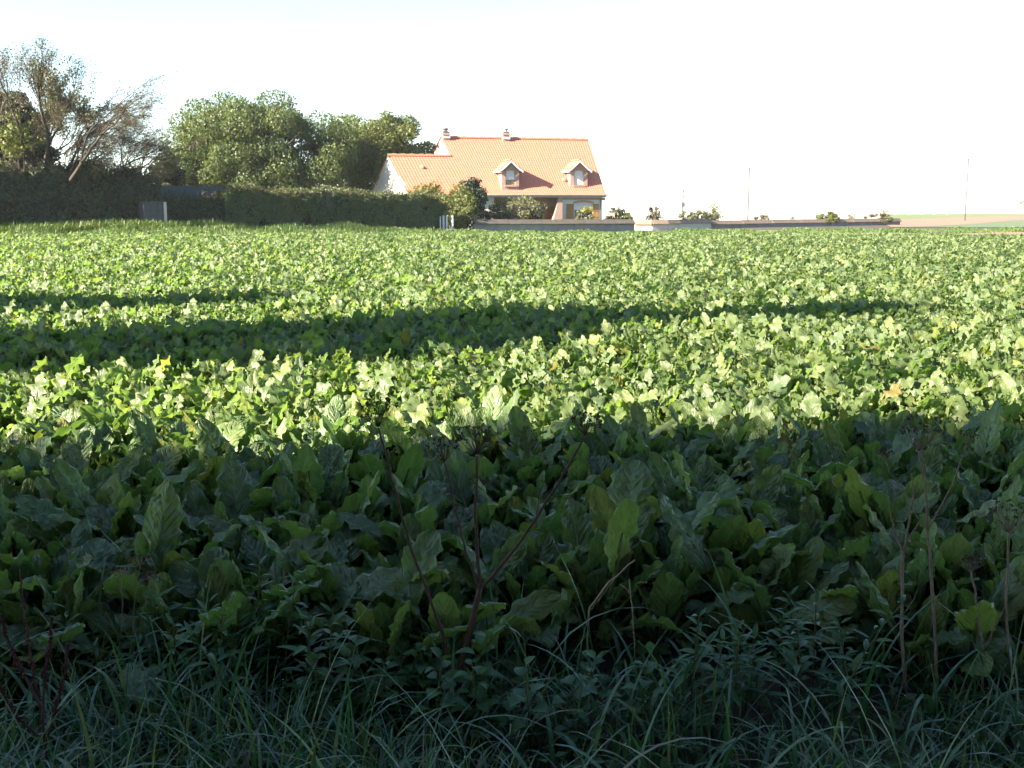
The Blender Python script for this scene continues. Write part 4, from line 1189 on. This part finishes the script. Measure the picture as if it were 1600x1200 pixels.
# ------------------------------------------------------------------ near grass bank
n = 26000
Y = 2.25 + 2.75 * rg.random(n) ** .95; X = rg.uniform(-.6, .6, n) * (Y + .6)
tuft = .5 + .5 * np.sin(X * 3.1 + 2 * np.sin(Y * 2.2)) * np.sin(Y * 3.7 + X * 1.3)
kp = (rg.random(n) < .10 + .90 * tuft ** 1.3) & (rg.random(n) < np.clip((3.85 - Y) / .55, .04, 1))
X, Y, tuft = X[kp], Y[kp], tuft[kp]
h = (.16 + .26 * tuft * rg.random(len(X))) * rg.uniform(.7, 1.5, len(X)); h = np.where(rg.random(len(X)) < .05, h * 1.7, h)
wd = rg.uniform(.004, .0125, len(X))
mb, BV = blades(rg, X, Y, h, wd, 7, 1.1)
nb_ = 420; Yb = rg.uniform(2.6, 4.0, nb_); Xb = rg.uniform(-.56, .56, nb_) * (Yb + .5)
m3, _ = blades(rg, Xb, Yb, rg.uniform(.35, .62, nb_), rg.uniform(.010, .018, nb_), 9, 1.5)
mb.add(m3.v[0], m3.f[0], m3.t[0])
tag(mb.build('bank_grass', M['grass'], smooth=True), 'long dewy bluish green grass along the bottom of the picture', 'grass', kind='stuff')
# low ground cover under the grass
n = 5000; Yc = 2.3 + 2.9 * rg.random(n); Xc = rg.uniform(-.58, .58, n) * (Yc + .6)
P = np.stack([Xc, Yc, rg.uniform(.01, .12, n)], 1)
V, F = leaf_faces(rg, P, unit(rg.normal(size=(n, 3)) * .5 + [0, -.3, 1]), .05)
mb = MB(); mb.add(V, F, np.repeat(rg.uniform(0, .95, n), 4)); tag(mb.build('ground_cover', M['weed']), 'low leafy ground cover under the near grass', 'ground cover', kind='stuff')
# dew drops on blade tips
mb = MB(); kk = rg.choice(len(BV), 420, replace=False)
oc = np.array([(1, 0, 0), (0, 1, 0), (-1, 0, 0), (0, -1, 0), (0, 0, 1), (0, 0, -1)], float)
of = np.array([(0, 1, 4), (1, 2, 4), (2, 3, 4), (3, 0, 4), (1, 0, 5), (2, 1, 5), (3, 2, 5), (0, 3, 5)])
for k in kk:
    row = rg.integers(3, 7); p = BV[k, 2 * row]
    mb.add(p + oc * rg.uniform(.0012, .0026), of)
tag(mb.build('dew_drops', M['dew'], smooth=True), 'tiny dew drops glinting on the near grass', 'dew', kind='stuff')

# ------------------------------------------------------------------ leafy weeds, nettles
def blade_leaf(name, L, w, mat, curve=.5, teeth=0, nu=7, petiole=.12):
    """small pointed leaf along +x, folded on its midrib."""
    t = np.linspace(0, 1, nu + 1); e = .35 - curve * 1.6 * t
    C = np.stack([np.cumsum(np.cos(e)), np.zeros(nu + 1), np.cumsum(np.sin(e))], 1) * L / nu
    C += np.array([petiole * L, 0, petiole * L * .3]) - C[0]
    pr = np.sin(math.pi * np.clip(t, 0, 1) ** .72) ** .9 * w / 2 + .0004
    if teeth: pr = pr * (1 + .16 * np.array([(-1) ** i for i in range(nu + 1)]))
    V, UV = [], []
    for i in range(nu + 1):
        for v in (-1, 0, 1):
            V.append(C[i] + np.array([0, v * pr[i], abs(v) * pr[i] * .35])); UV.append((.5 + .5 * v, t[i]))
    F = [(i * 3 + j, (i + 1) * 3 + j, (i + 1) * 3 + j + 1, i * 3 + j + 1) for i in range(nu) for j in range(2)]
    mb = MB(); mb.add(V, F, 0, UV)
    mb.tube([(0, 0, 0), tuple(C[0] * .5), tuple(C[0])], [.0014, .0012, .001], 3)
    return mb.mesh(name, mat, smooth=True)


LANCE = [blade_leaf('leaf', .07, .019, M['weed'], c_) for c_ in (.1, .3, .5)]
NETT = [blade_leaf('leaf', .075, .045, M['weed'], c_, 1, 12, .25) for c_ in (.35, .6, .85)]
ROUND = [blade_leaf('leaf', .055, .045, M['weed'], c_, 1, 9, .35) for c_ in (.3, .6)]


def weed(name, label, group, x, y, h, leaves, nl, rng, lsc=1.0, cat='weed', lean=.15):
    p = empty(name, (x, y, g1(x, y))); tag(p, label, cat, group)
    ln = rng.normal(size=2) * lean
    def sp(u): return np.array([ln[0] * h * u * u, ln[1] * h * u * u, h * u])
    mb = MB(); mb.tube([sp(u) for u in np.linspace(0, 1, 7)], np.linspace(.004, .0015, 7), 5)
    o = mb.build('stem', M['weed_stem'], p, local=True, smooth=True)
    az = rng.uniform(0, 3.14)
    for i in range(nl):
        u = .30 + .70 * (i // 2 + .5) / (nl / 2); a = az + (i // 2) * 1.57 + (i % 2) * math.pi + rng.normal() * .2
        c_ = bpy.data.objects.new('leaf', leaves[int(rng.integers(len(leaves)))]); COL.objects.link(c_); c_.parent = p
        c_.location = tuple(sp(min(u, 1.0))); s = lsc * rng.uniform(.8, 1.2) * (1.15 - .55 * max(0, u - .55) / .45)
        c_.scale = (s,) * 3; c_.rotation_euler = (rng.normal() * .15, -.5 * max(0, u - .6) * 2 + rng.normal() * .12, a)


def near_xy(px, Y): return (px - 800) / FPX * (Y * CP + 1.2 * SP), Y


rw = np.random.default_rng(505)
for (n_, lo, hi, y0, y1, h0, h1, nm, look, where, grp, lv, nl_, sc_, cat_) in (
        (15, 225, 520, 3.3, 3.85, .30, .52, 'leafy_weed', 'narrow-leaved weed', 'the clump left of the dead hogweed', 'narrow-leaved weeds left', LANCE, 18, 1.15, 'weed'),
        (13, 1060, 1340, 3.3, 3.8, .28, .50, 'leafy_weed', 'narrow-leaved weed', 'the clump beside the pale stalks', 'narrow-leaved weeds right', LANCE, 18, 1.15, 'weed'),
        (9, 480, 760, 3.25, 3.6, .22, .38, 'nettle', 'young toothed nettle', 'the patch by the hogweed foot', 'nettles by the hogweed', NETT, 14, .95, 'nettle'),
        (7, 780, 1010, 3.3, 3.65, .15, .32, 'broad_weed', 'low broad-leaved weed', 'the patch by the bent straw', 'broad-leaved weeds', ROUND, 9, 1.1, 'weed'),
        (4, 20, 200, 3.4, 3.8, .25, .4, 'leafy_weed', 'narrow-leaved weed', 'the group behind the dark dock', 'narrow-leaved weeds by the dock', LANCE, 16, 1.1, 'weed')):
    cols = np.sort(lo + (hi - lo) * (np.arange(n_) + rw.uniform(.1, .9, n_)) / n_)
    for k, px in enumerate(cols):
        x, y = near_xy(px, rw.uniform(y0, y1))
        weed(nm, f'{look}, {nth(k)} from the left in {where}', grp, x, y, rw.uniform(h0, h1), lv, nl_, rw, sc_, cat_)

# ------------------------------------------------------------------ dead hogweed, stalks, dock
def pts(lst, Y): return [at(a, b, Y + (c_ if len(r_) else 0)) for (a, b, *r_) in lst for c_ in [(r_[0] if r_ else 0)]]


def umbel(mb, hub, axis, rng, n=16, L=.07, spread=.9, seeds=True, mb2=None, rad=.0011):
    axis = unit(np.array(axis, float)); hub = np.array(hub, float)
    for i in range(n):
        a = i * 2.39996; q = spread * math.sqrt((i + .5) / n)
        ref = unit(np.cross(axis, [0.3, 1, .2])); ref2 = np.cross(axis, ref)
        d = unit(axis * math.cos(q) + (ref * math.cos(a) + ref2 * math.sin(a)) * math.sin(q))
        l_ = L * rng.uniform(.75, 1.15)
        e = hub + d * l_ + axis * l_ * .12
        mb.tube([hub, hub + d * l_ * .55, e], [rad * 1.2, rad, rad * .8], 3)
        if mb2 is None: continue
        for k in range(int(rng.integers(4, 9))):
            dd = unit(d + rng.normal(size=3) * .7); f_ = e + dd * rng.uniform(.006, .014)
            mb.tube([e, f_], [rad * .6, rad * .5], 3)
            if rng.random() < .75: mb2.add(f_ + (oc * np.array([1, .6, 1.3])) * rng.uniform(.0022, .0042), of)


def dead_plant(name, label, Y, stems, umbels, mat, seed, r_scale=1.0, cat='dead plant', seed_mat=None, group=None):
    rng = np.random.default_rng(seed)
    b = at(*stems[0][0][0][:2], Y); base = (b[0], Y, g1(b[0], Y))
    t = empty(name, base); tag(t, label, cat, group)
    first = True
    for poly, r0, r1 in stems:
        P = np.array([at(p[0], p[1], Y + (p[2] if len(p) > 2 else 0)) for p in poly])
        if first: P[0][2] = min(P[0][2], base[2] - .01); first = False
        # smooth resample
        d = np.concatenate([[0], np.cumsum(np.linalg.norm(np.diff(P, axis=0), axis=1))]); u = np.linspace(0, d[-1], max(4, len(P) * 3))
        Q = np.stack([np.interp(u, d, P[:, k]) for k in range(3)], 1); Q[1:-1] += rng.normal(size=(len(Q) - 2, 3)) * .0015
        rr = np.linspace(r0, r1, len(Q)) * r_scale
        kn = (np.arange(len(Q)) % 4 == 3); rr = rr * np.where(kn, 1.18, 1)
        mb = MB(); mb.tube(Q, rr, 7); mb.build('stem', mat, t, smooth=True)
    for (px, py, dz, ax, n_, L, sp_) in umbels:
        m1, m2 = MB(), MB(); umbel(m1, at(px, py, Y + dz), ax, rng, n_, L, sp_, True, m2)
        o = m1.build('umbel', mat, t)
        if m2.n: tag(m2.build('seeds', seed_mat or M['seed'], o, local=True), kind='stuff')
        if m2.n:
            s_o = o.children[0]; s_o.data.transform(Matrix.Translation(-Vector(base)))
    return t


dead_plant('dead_hogweed', 'tall dark dead hogweed with open umbels standing in the middle foreground', 3.55,
           [([(713, 1185), (714, 1100), (722, 1030), (738, 970), (750, 918)], .0135, .0095),
            ([(750, 918), (745, 850), (743, 780), (745, 712)], .0062, .004),
            ([(748, 918), (728, 860, .02), (712, 800, .03), (700, 745, .04), (694, 722, .05)], .005, .003),
            ([(752, 918), (800, 865, -.02), (850, 790, -.04), (890, 725, -.05), (913, 682, -.06)], .006, .0035),
            ([(706, 1060), (690, 985), (662, 910), (640, 850), (618, 770), (600, 700), (591, 668)], .006, .003),
            ([(838, 806, -.03), (842, 775, -.03), (848, 757, -.03), (858, 760, -.03)], .002, .001)],
           [(745, 710, 0, (.05, -.1, 1), 18, .085, 1.0), (694, 722, .05, (-.1, -.1, 1), 15, .065, .95), (913, 681, -.06, (.15, -.1, 1), 16, .068, 1.0),
            (591, 667, 0, (-.05, -.1, 1), 17, .075, .95), (746, 745, 0, (.1, -.5, -.2), 8, .022, 1.3)], M['dark_stem'], 81)
dead_plant('pale_stalk', 'pale forked dead stalk without seed head right of the leafy weeds', 3.6,
           [([(1445, 1190), (1432, 1140), (1417, 1085), (1409, 1000), (1409, 930), (1411, 860)], .0068, .005),
            ([(1411, 860), (1400, 838), (1393, 815), (1388, 780)], .0032, .002), ([(1413, 858), (1421, 815), (1427, 775), (1424, 740)], .004, .0022),
            ([(1415, 850), (1430, 825), (1448, 800, .02)], .0025, .0015), ([(1427, 775), (1437, 757), (1445, 748)], .0015, .001),
            ([(1411, 962), (1424, 942), (1435, 922)], .0018, .001)], [], M['dead_stem'], 82)
dead_plant('seeded_stalk', 'tall grey dead stalk carrying a wide seeded umbel at right', 3.62,
           [([(1468, 1200), (1466, 1120), (1462, 1010), (1456, 920), (1450, 832), (1446, 760), (1436, 706)], .0068, .004),
            ([(1450, 830), (1470, 790), (1492, 750), (1503, 715), (1510, 695)], .0032, .0018), ([(1449, 828), (1428, 800), (1410, 765), (1390, 738), (1384, 722)], .0026, .0014),
            ([(1449, 800), (1456, 788), (1464, 780)], .0016, .001)],
           [(1435, 705, 0, (0, -.1, 1), 18, .095, .85), (1384, 722, 0, (-.2, 0, 1), 7, .03, .8), (1510, 695, 0, (.2, 0, 1), 8, .035, .8)], M['dead_stem'], 83)
dead_plant('brown_stalk', 'brown dead stalk with shrivelled seed head near the right edge', 3.6,
           [([(1541, 1200), (1537, 1120), (1534, 1060), (1537, 1018), (1530, 980), (1522, 915), (1517, 890)], .0058, .0032), ([(1537, 1016), (1552, 985), (1567, 955), (1574, 935)], .0035, .002)],
           [(1517, 892, 0, (-.1, -.2, 1), 14, .042, 1.1)], M['dead_stem'], 84)
dead_plant('flat_headed_stalk', 'dead stalk with flat brown seed head cut by the right edge', 3.6,
           [([(1604, 1180), (1596, 1115), (1582, 1060), (1575, 1020), (1572, 940), (1574, 870), (1576, 832)], .0058, .0035)],
           [(1576, 832, 0, (0, -.1, 1), 22, .085, 1.05)], M['dead_stem'], 85)
dead_plant('bent_straw', 'pale dry stalk snapped over among the beet leaves', 3.85,
           [([(923, 1120), (916, 1060), (916, 1030), (921, 950)], .0036, .003), ([(921, 950), (950, 912), (992, 875)], .0034, .0022), ([(924, 952), (945, 925), (960, 905)], .002, .001)], [], M['straw'], 86)
dead_plant('dry_stalk', 'short dry straw stalk right of the snapped pale stalk', 3.85,
           [([(995, 1100), (993, 1040), (989, 960), (985, 930), (983, 905)], .003, .002), ([(985, 930), (976, 918), (968, 912)], .0015, .001)], [], M['straw'], 87)
dead_plant('thin_dead_weed', 'thin brown dead weed with bristly tops left of the leafy weeds', 3.75,
           [([(190, 1120), (186, 1020), (192, 950), (189, 900)], .0026, .0014), ([(208, 1110), (206, 1000), (210, 930), (219, 882)], .0026, .0014), ([(212, 1080), (214, 1010), (224, 950), (236, 912)], .002, .001)],
           [(219, 884, 0, (0, 0, 1), 9, .035, 1.2), (189, 902, 0, (-.2, 0, 1), 6, .03, 1.0), (236, 913, 0, (.2, 0, 1), 6, .025, 1.0)], M['dead_stem'], 88)

# curly dock with dark red seed spikes
rd = np.random.default_rng(91)
b = at(70, 1180, 3.0); base = (b[0], 3.0, 0)
t = empty('curly_dock', base); tag(t, 'dark reddish brown dock plant with seed spikes at the bottom left corner', 'dock')
for poly in ([(78, 1215), (66, 1120), (50, 1040), (38, 960), (31, 890)], [(62, 1100), (30, 1040), (8, 990), (2, 960)], [(66, 1120), (70, 1060), (78, 1010), (80, 965)],
             [(72, 1160), (92, 1090), (103, 1040), (106, 1005)], [(60, 1150), (25, 1120), (5, 1085), (-8, 1050)]):
    P = np.array([at(a, b_, 3.0 + rd.normal() * .02) for a, b_ in poly]); P[0][2] = max(P[0][2], 0) if poly[0][1] < 1200 else 0.0
    mb = MB(); mb.tube(P, np.linspace(.0045, .0015, len(P)), 6); st = mb.build('stem', M['dark_stem'], t, smooth=True)
    d = np.concatenate([[0], np.cumsum(np.linalg.norm(np.diff(P, axis=0), axis=1))]); m2 = MB()
    for k in range(340):
        u = rd.uniform(.28, 1) * d[-1]; c_ = np.array([np.interp(u, d, P[:, j]) for j in range(3)])
        r_ = .018 * (1.15 - u / d[-1]) * (.6 + .4 * math.sin(u * 110)); o3 = unit(rd.normal(size=3)) * r_
        m2.add(c_ + o3 - np.array(base) + oc * np.array([1, 1, .6]) * rd.uniform(.0025, .005), of)
    tag(child('seed_spike', m2, M['dock'], st), kind='stuff')
# a withered beet leaf standing at the left edge and a rusty weed on the verge
b = at(16, 890, 4.3); t = empty('withered_leaf', (b[0], 4.3, 0)); tag(t, 'curled withered brown leaf at the left edge above the grass', 'leaf')
mb = MB(); mb.tube([(b[0], 4.3, 0), (b[0] + .01, 4.3, .2), (b[0], 4.3, b[2] - .02)], [.005, .004, .003], 5); mb.build('stalk', M['straw'], t)
V, F = leaf_faces(rd, b + rd.normal(size=(16, 3)) * np.array([.03, .02, .03]), unit(rd.normal(size=(16, 3))), .06)
mb = MB(); mb.add(V, F, .3); mb.build('blade', M['rust_leaf'], t)
b = at(122, 349, 69); g = g1(b[0], 69); t = empty('rusty_weed', (b[0], 69, g)); tag(t, 'small rusty brown dry weed standing on the verge before the dark hedge', 'weed')
mb = MB(); mb.tube([(b[0], 69, g), (b[0], 69, b[2])], [.03, .02], 5); mb.build('stem', M['straw'], t)
V, F = leaf_faces(rd, b + rd.normal(size=(60, 3)) * np.array([.17, .1, .12]), unit(rd.normal(size=(60, 3))), .16)
mb = MB(); mb.add(V, F, np.repeat(rd.random(60), 4)); mb.build('leaves', M['rust_leaf'], t)
# tall grass tufts standing in the crop
for k, (px, Y) in enumerate(((575, 16.9), (600, 17.2), (640, 17.0), (700, 16.6))):
    x, y, g = gpt(px, Y); m_ = 26
    mb, _ = blades(rd, x + rd.normal(size=m_) * .12, y + rd.normal(size=m_) * .1, rd.uniform(.5, .78, m_), np.full(m_, .022), 6, .8)
    o = mb.build('grass_tuft', M['verge'], smooth=True, base=(x, y, g))
    tag(o, ('first', 'second', 'third', 'fourth')[k] + ' grass tuft from the left standing among the beets beyond the shadow', 'grass tuft', 'grass tufts in the crop')

# ------------------------------------------------------------------ thin air veil over the whole place, added mostly to imitate lens glare
m_hz, nt, out = nodes_of('glare_air')
pv = nt.nodes.new('ShaderNodeVolumePrincipled')
pv.inputs['Color'].default_value = (.86, .93, 1.0, 1); pv.inputs['Density'].default_value = .00013; pv.inputs['Anisotropy'].default_value = .0
nt.links.new(pv.outputs[0], out.inputs['Volume'])
mb = MB(); mb.box(-950, 950, -450, 950, -6, 18)
tag(mb.build('glare_veil', m_hz), 'thin pale veil of air added over the fields to imitate lens glare', 'glare_veil', kind='stuff')
